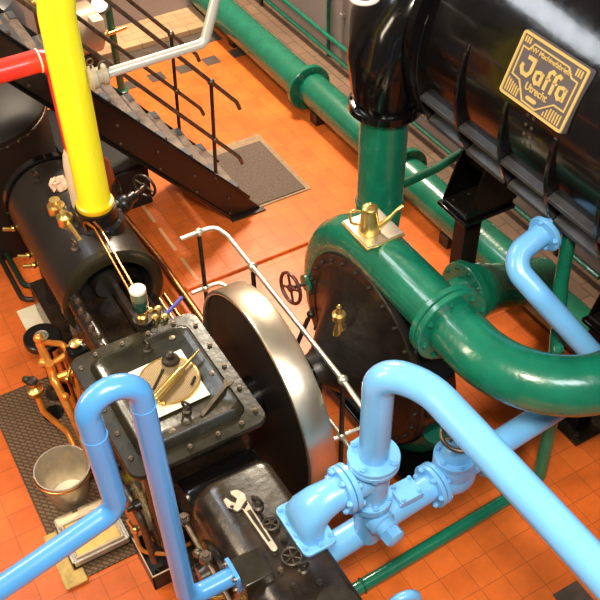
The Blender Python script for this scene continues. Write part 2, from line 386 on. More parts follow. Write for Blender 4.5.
# suction branch from floor pipe to the pump
sb = thing('green_suction_branch', 'short fat green branch pipe with round flange between floor pipe and pump', 'pipe', (2.9, 3.0, .55))
build('barrel', MB().lathe((2.35, 2.93, .6), (1, .03, -.09), [(.13, 0), (.145, .3), (.15, .45)], 40), G, sb)
build('cone', MB().lathe((2.82, 2.955, .595), (1, .12, -.42), [(.165, 0), (.165, .05), (.152, .07), (.152, .14), (.145, .15), (.14, .7)], 40), G, sb)
flange(sb, (2.77, 2.965, .605), (-1, -.03, .09), .19, .05, 'green', 10, .014, 'green_dark')

# ------------------------------------------------------------------ centrifugal pump
AY, AZ = 2.9, .60
pu = thing('centrifugal_pump', 'green centrifugal pump with large round black bolted cover', 'pump', (2.1, 2.9, 0))
# spiral casing growing towards its tangential outlet
DX, DZ = 2.13, 1.215
pts = []; rr = []
for k in range(61):
    t = k/60
    th = math.radians(90-250*(1-t))
    r = .07+.066*t; Rc = .585+.03*t
    pts.append(V((DX, AY+Rc*math.cos(th), AZ+Rc*math.sin(th)))); rr.append(r)
pts.append(V((DX, 2.6, DZ))); rr.append(.136); pts.append(V((DX, 2.40, DZ))); rr.append(.136)
build('volute', MB().tube(pts, rr, 28), G, pu)
build('casing', MB().lathe((2.02, AY, AZ), (1, 0, 0), [(.555, 0), (.575, .02), (.575, .2), (.40, .26), (.16, .34)], 56), M['black'], pu)
cv = build('cover_disc', MB().lathe((2.02, AY, AZ), (-1, 0, 0), [(.565, -.01), (.565, .012), (.557, .018), (.49, .018), (.485, .013), (.40, .03), (.31, .075), (.25, .14), (.19, .20), (.125, .26), (.10, .30), (.09, .34)], 56), M['cover'], pu)
for k in range(26):
    a = 2*PI*k/26; bolt(cv, (2.002, AY+.525*math.cos(a), AZ+.525*math.sin(a)), (-1, 0, 0), .013, .014, 'darkiron')
be = build('bearing', MB().cyl((1.72, AY, AZ), (1.55, AY, AZ), .07, n=28).box((1.60, AY-.1, .02), (1.70, AY+.1, AZ)), M['black'], pu)
# brass oil cup on the bearing neck
oc = build('oil_cup', MB().lathe((1.86, AY+.0, AZ+.25), (0, 0, 1), [(.03, -.05), (.022, 0), (.016, .03), (.016, .05), (.034, .06), (.036, .10), (.02, .11), (.012, .135), (.014, .15), (.004, .165)], 20), M['brass'], pu, label='small brass oil cup on the pump bearing')
build('tie_rod', MB().tube([(1.60, AY+.33, .03), (1.92, AY+.42, .52)], .014, 10).sphere((1.94, AY+.424, .54), .026), M['darkiron'], pu)
build('pump_foot', MB().box((1.95, AY-.62, 0), (2.45, AY+.5, .09)).box((2.04, AY-.3, .09), (2.3, AY+.3, .3)), M['black'], pu, .01)
flange(pu, (DX, 2.385, DZ), (0, 1, 0), .20, .035, 'green', 8, .015, 'green')

# discharge elbow
dl = thing('green_discharge_elbow', 'fat green elbow pipe sweeping right from the pump outlet flange', 'pipe', (2.4, 1.8, 0))
epts = fillet([(DX, 2.37, DZ), (DX, 1.72, DZ), (3.05, 1.72, DZ-.05), (3.6, 1.72, DZ-.1)], [.55, .3], 16)
build('pipe_bend', MB().tube(epts, .138, 36), G, dl)
flange(dl, (DX, 2.345, DZ), (0, -1, 0), .20, .035, 'green', 8, .015, 'green')
build('plug', MB().hexa((2.36, 1.885, DZ+.125), (.1, .35, 1), .022, .022), G, dl)

# vertical green pipe up to the black elbow
vp = thing('green_riser_pipe', 'upright thick green pipe under the black elbow behind the oil can', 'pipe', (2.6, 3.63, .5))
build('pipe', MB().tube(fillet([(2.6, 3.63, 1.55), (2.6, 3.63, .80), (2.22, 3.25, .72)], .16), .137, 36), G, vp)
build('collar', MB().torus((2.6, 3.63, .90), (0, 0, 1), .134, .014, 36, 8), M['green_dark'], vp)
gl = tag(build('balance_pipe', MB().tube(fillet([(2.66, 3.6, .98), (3.0, 3.62, .99), (3.5, 3.7, 1.03)], .1), .028, 14), M['green_dark']), 'slim dark green pipe from the upright pipe to the wall side', 'pipe')

# hand wheel valve behind pump
hv = thing('pump_drain_valve', 'small black handwheel valve on the far side of the green pump', 'valve', (1.93, 3.47, .64))
wheel(hv, (1.885, 3.46, .665), (-.95, -.1, .1), .095, .011, 'redrim', 4)
build('valve_stem', MB().cyl((1.88, 3.46, .665), (2.02, 3.47, .64), .012), M['iron'], hv)
build('valve_body', MB().cyl((1.99, 3.47, .64), (2.10, 3.47, .62), .035).cyl((1.985, 3.47, .645), (2.0, 3.47, .645), .055).cyl((2.04, 3.47, .55), (2.04, 3.47, .72), .032), G, hv)

# oil can on tray
tr = tag(build('oil_can_tray', MB().box((2.0, 2.87, 1.352), (2.215, 3.105, 1.366)), M['zinc'], None, .003), 'square grey metal tray with brass edge on top of the green pump', 'tray')
build('brass_edge', MB().box((1.996, 2.866, 1.344), (2.219, 3.109, 1.356)), M['brass'], tr, .002)
cn = thing('oil_can', 'polished brass oil can with long spout standing on the square tray', 'oil can', (2.07, 2.97, 1.366))
cx, cy, cz = 2.075, 2.975, 1.366
build('can_body', MB().lathe((cx, cy, cz), (0, 0, 1), [(.056, 0), (.058, .006), (.048, .06), (.038, .12), (.036, .125), (.037, .135)], 28), M['brass'], cn)
build('lid', MB().lathe((cx, cy, cz+.135), (0, 0, 1), [(.039, 0), (.039, .01), (.03, .018), (.012, .022), (.010, .034), (.003, .04)], 24), M['brass'], cn)
sp = [(cx+.035, cy-.03, cz+.025), (cx+.085, cy-.055, cz+.085), (cx+.115, cy-.065, cz+.125), (cx+.15, cy-.065, cz+.135)]
build('spout', MB().tube(sp, [.017, .011, .008, .012], 12), M['brass'], cn)
hp = fillet([(cx-.035, cy+.03, cz+.115), (cx-.085, cy+.05, cz+.13), (cx-.08, cy+.045, cz+.05), (cx-.045, cy+.025, cz+.035)], .02)
build('handle', MB().tube(hp, .007, 10), M['brass'], cn)

# ------------------------------------------------------------------ condenser
CX, CZ, CR = 3.25, 2.03, .655
co = thing('condenser', 'huge glossy black horizontal condenser drum with ribs and ledges by the wall', 'condenser', (CX, 2, 1.2))
YE = 3.44
def cpt(a, R, y): a = math.radians(a); return V((CX-R*math.cos(a), y, CZ+R*math.sin(a)))
build('shell', MB().lathe((CX, YE, CZ), (0, -1, 0), [(.5, -.02), (CR-.02, 0), (CR, .02), (CR, 4.2)], 96), M['black'], co)
build('end_ring', MB().lathe((CX, YE-.09, CZ), (0, 1, 0), [(CR, 0), (CR+.06, .01), (CR+.06, .06), (CR-.03, .075), (.4, .11), (.2, .22)], 96), M['black'], co)
ribs = [3.35-.327*k for k in range(9)]
for y in ribs:
    a1 = 5 if 2.3 < y < 2.8 else 16
    angs = [a1-k*(150+a1)/36 for k in range(37)]
    inner = [cpt(a, CR-.02, y-.012) for a in angs]
    outer = [cpt(a, CR+.006+.052*min(1, max(0, (a1-a)/(a1+34))), y-.012) for a in angs[::-1]]
    build('rib', MB().prism(inner+outer, (0, .024, 0)), M['black'], co, .004)
for k in range(len(ribs)-1):
    y1, y0 = ribs[k]-.012, ribs[k+1]+.012
    for a, w in ((-21.5, .040), (-36, .058)):
        for da in (0,):
            p = [cpt(a, CR-.01, y0), cpt(a, CR+w, y0), cpt(a, CR+w, y0)+V((0, 0, -.022)), cpt(a, CR-.01, y0)+V((0, 0, -.022))]
            build('ledge', MB().prism(p, (0, y1-y0, 0)), M['ledgesheen'], co, .004)
for k in range(4):
    for j in range(2):
        p = cpt(6-4.2*k, CR, 2.555-.038*j); bolt(co, p, p-V((CX, p.y, CZ)), .009, .006, 'iron', 'rivet')

# maker's plate
npc = [V(c) for c in ((2.697, 2.741, 2.380), (2.707, 2.336, 2.396), (2.603, 2.350, 2.131), (2.599, 2.759, 2.104))]
ctr = sum(npc, V())/4; ex = V((0, -1, 0)); nrm = V((-math.cos(math.radians(20.3)), 0, math.sin(math.radians(20.3)))); ey = nrm.cross(ex).normalized()
if ey.z < 0: ey = -ey
W, Hh = .408, .289
org = ctr+nrm*.026+V((0, -.018, .010))
def PL(x, y, d=0): return org+ex*(x*W/2)+ey*(y*Hh/2)+nrm*d
npl = thing('makers_plate', 'square grey and gold cast plate with raised lettering on the black drum', 'sign', org)
def rrect(w, h, r, n=5):
    out = []
    for cx_, cy_, a0 in ((w-r, h-r, 0), (-w+r, h-r, 90), (-w+r, -h+r, 180), (w-r, -h+r, 270)):
        for k in range(n+1):
            a = math.radians(a0+90*k/n); out.append((cx_+r*math.cos(a), cy_+r*math.sin(a)))
    return out
base = [PL(x, y, -.025) for x, y in rrect(1, 1, .05)]
build('plate', MB().prism(base, nrm*.030), M['platebg'], npl)
def strip(mb, pts, w, d=.010, closed=False, asp=Hh/W):
    """flat raised line: pts in plate units"""
    P = [V((x*W/2, y*Hh/2)) for x, y in pts]; n = len(P)
    L, R_ = [], []
    for i in range(n):
        a = P[i-1] if (i > 0 or closed) else P[i]; b = P[(i+1) % n] if (i < n-1 or closed) else P[i]
        d1 = (P[i]-a); d2 = (b-P[i])
        if d1.length < 1e-9: d1 = d2
        if d2.length < 1e-9: d2 = d1
        n1 = V((-d1.y, d1.x)).normalized(); n2 = V((-d2.y, d2.x)).normalized(); m_ = (n1+n2).normalized(); k = 1/max(.4, m_.dot(n1))
        L.append(P[i]+m_*w/2*k); R_.append(P[i]-m_*w/2*k)
    W3 = lambda q, dd: org+ex*q.x+ey*q.y+nrm*dd
    rng = range(n) if closed else range(n-1)
    for i in rng:
        j = (i+1) % n
        mb.prism([W3(q, .003) for q in (L[i], L[j], R_[j], R_[i])], nrm*(d-.003))
    return mb
build('border', strip(MB(), rrect(.96, .95, .06), .012, .011, True), M['plategold'], npl)
inner = [(-.85, .55), (-.67, .54), (-.58, .76), (.47, .74), (.63, .52), (.82, .50), (.82, -.41), (.52, -.41), (.12, -.86), (-.30, -.84), (-.59, -.36), (-.84, -.32)]
build('inner_line', strip(MB(), inner, .0065, .010, True), M['plategold'], npl)
bars = [((-.86+.072*k, -.44-.03*k), (-.86+.072*k, -.86), .006) for k in range(6)]+[((.36+.076*k, -.74 if k == 0 else -.62 if k == 1 else -.54), (.36+.076*k, -.87), .006) for k in range(7)]
bars += [((-.86+.07*k, .86), (-.86+.07*k, .68), .007) for k in range(3)]+[((.70+.07*k, .86), (.70+.07*k, .64), .007) for k in range(3)]
for p, q, w_b in bars: build('ornament_bar', strip(MB(), [p, q], w_b), M['plategold'], npl)
mb = MB()   # Jaffa in heavy black-letter strokes
strip(mb, [(-.60, .36), (-.39, .36), (-.39, .0), (-.45, -.14), (-.60, -.14), (-.68, .0), (-.66, .12)], .0175)
strip(mb, [(-.05, .12), (-.14, .15), (-.24, .10), (-.24, -.10), (-.16, -.20), (-.07, -.12)], .0150); strip(mb, [(-.06, .17), (-.06, -.21)], .0160)
for x in (.10, .30):
    strip(mb, [(x+.14, .34), (x+.06, .38), (x, .30), (x, -.23)], .0160); strip(mb, [(x-.05, .12), (x+.08, .12)], .010)
strip(mb, [(.66, .12), (.56, .15), (.46, .10), (.46, -.10), (.54, -.20), (.64, -.12)], .0150); strip(mb, [(.65, .17), (.65, -.22)], .0160)
build('lettering', mb, M['plategold'], npl)
def text(name, body, x, y, size, parent, squeeze=1., bold=.0):
    cu = bpy.data.curves.new(name, 'FONT'); cu.body = body; cu.size = size; cu.extrude = .004; cu.align_x = 'CENTER'; cu.align_y = 'CENTER'; cu.offset = bold
    o = bpy.data.objects.new(name, cu); COL.objects.link(o); o.parent = parent
    o.location = PL(x, y, .006)-wloc(parent)
    o.rotation_euler = Matrix((ex, ey, nrm)).transposed().to_euler(); o.scale = (squeeze, 1, 1)
    cu.materials.append(M['plategold'])
    bpy.context.view_layer.update(); me = bpy.data.meshes.new_from_object(o.evaluated_get(bpy.context.evaluated_depsgraph_get()))
    q = bpy.data.objects.new(name, me); COL.objects.link(q); q.parent = parent; q.location = o.location; q.rotation_euler = o.rotation_euler; q.scale = o.scale
    bpy.data.objects.remove(o); return q
text('lettering', 'NV Machinefabriek', -.04, .60, .031, npl, 1., .0003)
text('lettering', 'Utrecht', -.04, -.40, .045, npl, .95, .0006)
ov = rrect(.16, .062, .06); build('oval_badge', MB().prism([PL(x-.08, y-.68, .003) for x, y in ov], nrm*.006), M['plategold'], npl)

# condenser supports
def support(y, px, label, grp, x0=2.79, dy=0):
    s = thing('condenser_support', label, 'support', (px, y, 0), grp)
    build('base_plate', MB().box((px-.13, y+dy-.14, 0), (px+.17, y+dy+.16, .02)), M['brownblack'], s, .004)
    for bx, by in ((-.08, -.09), (-.08, .11), (.12, .11), (.12, -.09)): bolt(s, (px+bx, y+dy+by, .02), (0, 0, 1), .018, .018, 'darkiron')
    build('post', MB().box((px-.06, y+dy-.05, .02), (px-.048, y+dy+.05, 1.0)).box((px+.048, y+dy-.05, .02), (px+.06, y+dy+.05, 1.0)).box((px-.048, y+dy-.006, .02), (px+.048, y+dy+.006, 1.0)), M['sootblack'], s, .002)
    x1 = x0+.26
    build('platform', MB().box((x0, y-.13, 1.0), (x1+.1, y+.13, 1.025)), M['black'], s, .004)
    build('seat_plate', MB().box((x0+.02, y-.11, 1.03), (x1+.1, y+.11, 1.05)), M['blackm'], s, .004)
    for gy in (y-.11, y+.10): build('gusset', MB().prism([(x0+.02, gy, 1.05), (x1+.12, gy, 1.05), (x1+.12, gy, 1.36), (x0+.12, gy, 1.36)], (0, .012, 0)), M['black'], s, .002)
    for bx, by in ((x0+.06, y-.08), (x0+.06, y+.06), (x0+.17, y-.08), (x0+.17, y+.06)): bolt(s, (bx, by, 1.05), (0, 0, 1), .010, .008, 'darkiron')
    return s
support(3.20, 2.93, 'black condenser support bracket beside the green branch flange', 'condenser supports')
support(2.06, 3.10, 'black condenser support at the right edge behind the green elbow', 'condenser supports', 2.85, .16)

# black elbow joining riser and condenser
be_ = thing('black_elbow', 'bulky black elbow casting joining the upright green pipe to the drum', 'elbow', (2.6, 3.63, 1.55))
def sq(c, u, v, a, b, p=2.6, n=36):
    out = []
    for k in range(n):
        t = 2*PI*k/n; cs, sn = math.cos(t), math.sin(t)
        out.append(V(c)+V(u)*a*abs(cs)**(2/p)*(1 if cs >= 0 else -1)+V(v)*b*abs(sn)**(2/p)*(1 if sn >= 0 else -1))
    return out
rings = [sq((2.6, 3.63, 1.59), (1, 0, 0), (0, 1, 0), .172, .172, 2), sq((2.6, 3.63, 1.67), (1, 0, 0), (0, 1, 0), .185, .185, 2.3),
         sq((2.61, 3.64, 1.85), (1, 0, -.05), (0, 1, 0), .20, .21, 2.8), sq((2.66, 3.65, 2.0), (.92, 0, -.38), (0, 1, 0), .225, .235, 3),
         sq((2.78, 3.66, 2.13), (.7, 0, -.71), (0, 1, 0), .24, .25, 3), sq((2.95, 3.66, 2.20), (.3, 0, -.95), (0, 1, 0), .25, .25, 3.2), sq((3.3, 3.66, 2.22), (0, 0, -1), (0, 1, 0), .26, .25, 3)]
build('elbow_body', MB().loft(rings), M['black'], be_, sharp=50)
f_ = build('bottom_flange', MB().lathe((2.6, 3.63, 1.545), (0, 0, 1), [(.185, 0), (.205, .006), (.205, .045), (.195, .052), (.15, .056)], 44), M['black'], be_)
bolts_ring(f_, (2.6, 3.63, 1.597), (0, 0, 1), .19, 10, .010, .010, 'black')
build('side_socket', MB().lathe((2.78, 3.6, 1.98), (.55, -.7, -.1), [(.17, 0), (.17, .12), (.2, .15), (.2, .2), (.15, .22)], 36), M['black'], be_)
wr_ = thing('white_ring', 'white oval ring on a rod beside the black elbow at the top edge', 'ring', (2.31, 3.44, 2.34))
build('hoop', MB().torus((2.31, 3.44, 2.345), (0, 0, 1), .062, .012, 32, 10), M['white'], wr_)
build('rod', MB().tube([(2.36, 3.46, 2.342), (2.58, 3.55, 2.32)], .010, 8), M['white'], wr_)

# ------------------------------------------------------------------ steam engine
en = thing('steam_engine', 'black horizontal steam engine with drum cylinder and bolted crankcase along the left', 'steam engine', (.88, 3.0, 0))
def rr2(x0, x1, y0, y1, r, z, n=6):
    out = []
    for cx_, cy_, a0 in ((x1-r, y1-r, 0), (x0+r, y1-r, 90), (x0+r, y0+r, 180), (x1-r, y0+r, 270)):
        for k in range(n+1):
            a = math.radians(a0+90*k/n); out.append(V((cx_+r*math.cos(a), cy_+r*math.sin(a), z)))
    return out
build('bed_frame', MB().box((.66, 1.3, 0), (1.18, 4.75, .26)).box((.60, 1.25, .26), (1.20, 2.4, .32)), M['brownblack'], en, .01)
build('crankcase', MB().loft([rr2(.60, 1.14, 2.50, 3.24, .05, .2), rr2(.58, 1.15, 2.49, 3.24, .05, .93), rr2(.535, 1.20, 2.45, 3.27, .05, .96)]), M['brownblack'], en)
cc = build('crankcase_cover', MB().loft([rr2(.530, 1.205, 2.445, 3.270, .06, .965), rr2(.527, 1.208, 2.442, 3.273, .062, .972), rr2(.527, 1.208, 2.442, 3.273, .062, .988), rr2(.532, 1.203, 2.447, 3.268, .06, .996),
    rr2(.600, 1.135, 2.525, 3.190, .05, .999), rr2(.612, 1.122, 2.540, 3.178, .05, 1.030), rr2(.622, 1.112, 2.552, 3.166, .05, 1.040), rr2(.634, 1.100, 2.566, 3.150, .045, 1.040), rr2(.650, 1.084, 2.590, 3.130, .04, 1.030)]), M['oily'], en)
for p in [(.565, y) for y in (2.56, 2.72, 2.88, 3.04, 3.18)]+[(1.17, y) for y in (2.52, 2.68, 2.84, 3.0, 3.16)]+[(x, 2.485) for x in (.68, .82, .96, 1.08)]+[(x, 3.23) for x in (.66, .80, .94, 1.08)]:
    bolt(cc, (p[0], p[1], .997), (0, 0, 1), .0135, .012, 'iron')
def eyebolt(parent, x, y, z, ry=0, R=.022, m='darkiron', label=None):
    mb = MB().lathe((x, y, z), (0, 0, 1), [(R*1.1, 0), (R*1.1, .008), (R*.6, .014), (R*.5, .022)], 16)
    mb.torus((x, y, z+.02+R), (math.cos(ry), math.sin(ry), .15), R, R*.3, 20, 8)
    return build('eye_bolt', mb, M[m], parent, label=label)
eyebolt(cc, .888, 2.655, 1.03, .6); eyebolt(cc, .885, 3.10, 1.03, .2)
for x, y in ((1.02, 3.11), (1.09, 2.80), (.78, 2.58)): build('cover_boss', MB().lathe((x, y, 1.028), (0, 0, 1), [(.018, 0), (.016, .008), (.008, .010)], 14), M['iron'], cc)
# crosshead guide trough between cylinder and crankcase
gt = build('guide_trough', MB().box((.70, 3.25, .26), (1.20, 3.95, .66)).box((.70, 3.25, .66), (.76, 3.9, .86)), M['brownblack'], en, .012)
build('guide_rail', MB().tube([(.735, 3.24, .87), (.735, 3.85, .87)], .045, 16), M['brownblack'], gt)
for x in (.99, 1.05): build('guide_rail', MB().box((x-.018, 3.24, .66), (x+.018, 3.9, .80)), M['iron'], gt, .008)
build('slide_bed', MB().box((.765, 3.26, .66), (.965, 3.9, .72)), M['brownblack'], gt, .006)
build('piston_rod', MB().cyl((1.12, 3.25, .70), (1.12, 4.0, .70), .022), M['iron'], gt)
build('side_rod', MB().cyl((1.21, 3.28, .62), (1.21, 4.0, .62), .014).cyl((1.29, 3.28, .50), (1.29, 3.95, .50), .016), M['copper'], gt)
for k in range(6): build('guide_nut', MB().lathe((.725+.012*(k % 2), 3.34+.075*k, .905), (0, 0, 1), [(.02, 0), (.018, .02), (.008, .035)], 10), M['iron'], gt)
# cylinder
CXX, CYZ = .955, .80; R0 = .285
sc_ = build('steam_cylinder', MB().lathe((CXX, 4.80, CYZ), (0, -1, 0), [(R0-.02, 0), (R0, .02), (R0, .98), (R0-.004, 1.0), (R0-.055, 1.0), (R0-.065, .88), (.10, .86), (.08, .93)], 56), M['lag'], en)
build('end_ring', MB().lathe((CXX, 3.845, CYZ), (0, -1, 0), [(R0+.004, 0), (R0+.010, .006), (R0+.010, .05), (R0-.01, .062), (R0-.06, .062)], 56, False), M['oily'], sc_)
build('end_cover', MB().lathe((CXX, 4.79, CYZ), (0, 1, 0), [(R0-.01, 0), (R0+.015, .005), (R0+.015, .05), (R0-.03, .06), (.1, .09)], 48), M['black'], sc_)
build('gland', MB().lathe((1.06, 3.93, .76), (0, -1, 0), [(.105, 0), (.11, .02), (.11, .05), (.06, .06), (.05, .10)], 30), M['black'], sc_)
build('cylinder_foot', MB().box((.74, 3.95, .2), (1.17, 4.70, .60)), M['brownblack'], en, .01)
eyebolt(sc_, .84, 3.97, CYZ+R0-.03, .3, .024, 'iron'); eyebolt(sc_, .86, 4.66, CYZ+R0-.02, .3, .026, 'darkiron')
for y in (4.72, 4.43, 4.33):
    mb = MB().tube(fillet([(.70, y, .74), (.655, y, .735), (.60, y+.012, .75)], .02), .013, 10).sphere((.66, y, .738), .02)
    build('drain_cock', mb, M['brassd'], sc_)
mb = MB().lathe((.865, 4.33, 1.05), (0, 0, 1), [(.05, 0), (.05, .05), (.036, .06), (.03, .09)], 20).lathe((.87, 4.19, 1.06), (0, 0, 1), [(.045, 0), (.045, .055), (.03, .065), (.022, .085)], 20)
mb.tube([(.87, 4.19, 1.09), (.88, 4.07, 1.085), (.885, 4.0, 1.075)], .014, 10).tube([(.865, 4.33, 1.12), (.87, 4.19, 1.13)], .012, 10)
build('lubricating_cocks', mb, M['brass'], sc_)
vc = build('valve_chest', MB().lathe((1.03, 4.10, 1.04), (0, 0, 1), [(.15, 0), (.14, .05), (.115, .065), (.115, .145)], 36), M['blackm'], en)
bolts_ring(vc, (1.03, 4.10, 1.09), (0, 0, 1), .128, 8, .012, .012, 'darkiron')
# two small tubes from steam chest to lubricator
build('oil_tube', MB().tube(fillet([(.93, 4.02, 1.10), (.93, 4.05, 1.17), (.96, 3.95, 1.16), (.945, 3.36, 1.10), (.945, 3.34, 1.02)], .03), .007, 8), M['copper'], en)
build('oil_tube', MB().tube(fillet([(.96, 4.02, 1.10), (.96, 4.08, 1.18), (.99, 3.95, 1.15), (.975, 3.38, 1.10), (.975, 3.35, 1.02)], .03), .007, 8), M['copper'], en)
# left side oil vessel and pipes
ov_ = build('oil_vessel', MB().lathe((.60, 3.36, .84), (0, 0, 1), [(.02, -.6), (.02, -.02), (.03, 0), (.06, .03), (.066, .08), (.05, .125), (.02, .14)], 24), M['black'], en)
build('filler_cap', MB().lathe((.60, 3.36, .975), (0, 0, 1), [(.016, 0), (.016, .012), (.03, .015), (.03, .022), (.012, .028)], 14).tube([(.56, 3.36, .995), (.64, 3.36, .995)], .007, 8), M['brass'], ov_)
build('drain_pipe', MB().tube(fillet([(.50, 2.98, .62), (.54, 2.66, .60), (.55, 2.56, .50), (.56, 2.53, .18)], .08), .020, 12), M['iron'], en)
tp = build('drain_tap', MB().cyl((.565, 2.62, .38), (.52, 2.62, .38), .014).sphere((.52, 2.62, .38), .022).cyl((.515, 2.62, .38), (.50, 2.64, .45), .009), M['brass'], en)
build('tap_hose', MB().tube(fillet([(.515, 2.62, .37), (.51, 2.56, .27), (.62, 2.50, .24), (.74, 2.46, .30)], .06), .011, 10), M['orange'], en)
for k in range(5): build('side_fitting', MB().lathe((.565, 2.58+.13*k, .62-.05*(k % 2)), (-1, 0, 0), [(.03, 0), (.03, .03), (.016, .045), (.012, .07)], 12), M['blackm'], en)
# front casing
fc = build('front_casing', MB().loft([rr2(.705, 1.10, 1.10, 2.285, .05, .34), rr2(.705, 1.10, 1.10, 2.285, .05, .84), rr2(.711, 1.10, 1.10, 2.285, .05, .895), rr2(.732, 1.098, 1.103, 2.283, .05, .945), rr2(.762, 1.090, 1.112, 2.276, .05, .977), rr2(.795, 1.076, 1.128, 2.262, .045, .994), rr2(.83, 1.06, 1.15, 2.240, .04, 1.0)]), M['brownblack'], en, sharp=60)
build('casing_flange', MB().loft([rr2(.66, 1.12, 1.08, 2.30, .05, .34), rr2(.655, 1.125, 1.075, 2.305, .05, .35), rr2(.655, 1.125, 1.075, 2.305, .05, .38), rr2(.66, 1.12, 1.08, 2.30, .05, .39)]), M['brownblack'], en)
build('bearing_cap', MB().lathe((.72, 2.36, .72), (1, 0, 0), [(.14, 0), (.15, .02), (.15, .36), (.14, .38)], 40), M['black'], en)
sb_ = build('side_valve', MB().lathe((.71, 2.02, .74), (-1, 0, 0), [(.14, 0), (.14, .02), (.11, .04), (.06, .05), (.05, .09)], 32), M['brownblack'], en)
mb = MB().cyl((.66, 2.22, .86), (.66, 1.70, .86), .012).hexa((.66, 2.24, .86), (0, 0, 1), .03, .03).hexa((.66, 2.02, .86), (0, 0, 1), .032, .035).sphere((.64, 2.06, .87), .022)
build('side_rod', mb, M['iron'], sb_)
mb = MB()
for k in range(2): mb.cyl((.70, 1.90-.06*k, .72), (.60, 1.93-.06*k, .73), .014).sphere((.595, 1.93-.06*k, .735), .022)
build('brass_nipple', mb, M['brassd'], sb_)
bk = build('inlet_block', MB().box((.706, 1.735, .90), (.835, 1.875, 1.03)), M['oily'], en, .006)
build('cut_out_plate', MB().lathe((.985, 1.50, .998), (0, 0, 1), [(.085, 0), (.085, .008), (.055, .010)], 28), M['darkiron'], fc)
for x, y in ((.833, 2.10), (.95, 1.86), (.975, 1.62), (.88, 1.66)): bolt(fc, (x, y, .999), (0, 0, 1), .016, .014, 'darkiron')
eyebolt(fc, .932, 2.055, .999, .5, .024); eyebolt(fc, .948, 1.70, .999, 1.2, .02)
bolt(fc, (.868, 1.745, 1.0), (0, 0, 1), .014, .012, 'iron')

# flywheel
fw = thing('flywheel', 'large flywheel with bright polished rim and dark web beside the crankcase', 'flywheel', (1.41, AY, 0))
FX0, FX1, FR = 1.335, 1.49, .598
def ringprof(x0, prof): return MB().lathe((x0, AY, AZ), (1, 0, 0), prof, 96, False)
mb = MB(); u_, v_, w_ = frame((1, 0, 0)); prof = [(FR-.024, .003), (FR-.012, 0), (FR-.004, .004), (FR, .012), (FR, FX1-FX0-.012), (FR-.004, FX1-FX0-.004), (FR-.012, FX1-FX0), (FR-.024, FX1-FX0-.003)]
R_ = [mb._ring(V((FX0, AY, AZ))+w_*h, u_, v_, r, 120) for r, h in prof]
for i in range(len(R_)): mb._bridge(R_[i], R_[(i+1) % len(R_)])
build('rim', mb, M['steel'], fw)
build('web', MB().lathe((FX0+.02, AY, AZ), (1, 0, 0), [(FR-.02, 0), (FR-.02, .10)], 96), M['sootblack'], fw)
build('hub', MB().lathe((FX0-.05, AY, AZ), (1, 0, 0), [(.09, 0), (.11, .01), (.12, .10), (.12, .15), (.1, .26)], 40), M['black'], fw)
build('shaft', MB().cyl((1.16, AY, AZ), (1.60, AY, AZ), .052), M['iron'], fw)
tag(build('shaft_coupling', MB().lathe((1.545, AY, AZ), (-1, 0, 0), [(.13, -.03), (.135, -.02), (.135, .03), (.08, .045)], 36), M['blackm']), 'dark round shaft coupling between flywheel and pump', 'coupling')

# guard rail
gr = thing('guard_rail', 'polished steel guard rail around the bright flywheel', 'railing', (1.6, 3.1, 0))
PX, PY0, PY1 = 1.50, 3.81, 2.47; RX = 1.615; ZT, ZL = 1.0, .57
build('upper_rail', MB().tube(fillet([(1.385, PY0, ZT), (1.60, PY0, ZT), (1.625, 3.70, ZT), (RX, 2.47, ZT), (1.60, 2.20, ZT), (1.60, 2.14, ZT-.1)], [.06, .05, .1, .04]), .0135, 14), M['rail'], gr)
build('lower_rail', MB().tube(fillet([(1.41, PY0, ZL), (1.60, PY0, ZL), (1.62, 3.70, ZL), (RX, PY1, ZL), (1.60, 2.3, ZL)], [.05, .05, 0]), .0125, 14), M['rail'], gr)
build('cross_rail', MB().tube([(1.53, PY1, ZL), (1.80, PY1-.01, ZL)], .0125, 14), M['rail'], gr)
for x, y in ((PX, PY0), (1.624, 3.40), (1.615, PY1)):
    ps = build('post', MB().cyl((x, y, 0), (x, y, ZT), .013, n=14).lathe((x, y, 0), (0, 0, 1), [(.045, 0), (.045, .01), (.02, .02)], 20), M['darkiron'], gr)
    for zz in (ZT, ZL): build('ball_joint', MB().sphere((x, y, zz), .026), M['rail'], ps)

# ------------------------------------------------------------------ things on the crankcase cover
pz = 1.041
tag(build('paper_sheet', MB().prism([(.728, 2.675, pz), (1.018, 2.680, pz), (1.022, 3.010, pz), (.728, 2.998, pz)], (0, 0, .0025)), M['paper']), 'white paper sheet spread on the crankcase cover', 'paper')
sv = thing('round_strainer', 'round wire gauze strainer with brass rim lying on the white paper', 'strainer', (.888, 2.85, pz+.003))
build('gauze_disc', MB().lathe((.888, 2.85, pz+.003), (0, 0, 1), [(.142, 0), (.142, .010)], 48), M['gauze'], sv)
build('rim', MB().torus((.888, 2.85, pz+.009), (0, 0, 1), .142, .007, 48, 8), M['brass'], sv)
kn = tag(build('iron_cap', MB().lathe((.945, 2.955, pz+.013), (0, 0, 1), [(.042, 0), (.044, .006), (.040, .018), (.022, .026), (.020, .05), (.014, .054)], 28), M['darkiron']), 'round dark iron cap with knob at the far edge of the strainer', 'cap')
ol = thing('brass_syringe', 'long brass oil syringe with pointed tip lying across the strainer', 'syringe', (.93, 2.85, pz+.013))
d0, d1 = V((.775, 2.755, pz+.034)), V((1.085, 2.93, pz+.034)); dd = (d1-d0).normalized()
build('barrel', MB().lathe(d0, dd, [(.020, 0), (.022, .006), (.022, .20), (.017, .215)], 20), M['brass'], ol)
build('nozzle', MB().lathe(d0+dd*.215, dd, [(.012, 0), (.009, .03), (.004, .14)], 14), M['brass'], ol)
build('plunger_ring', MB().torus(d0-dd*.02, (0, 0, 1), .018, .006, 18, 8).sphere(d0+V((.03, -.035, -.01)), .012), M['brassd'], ol)
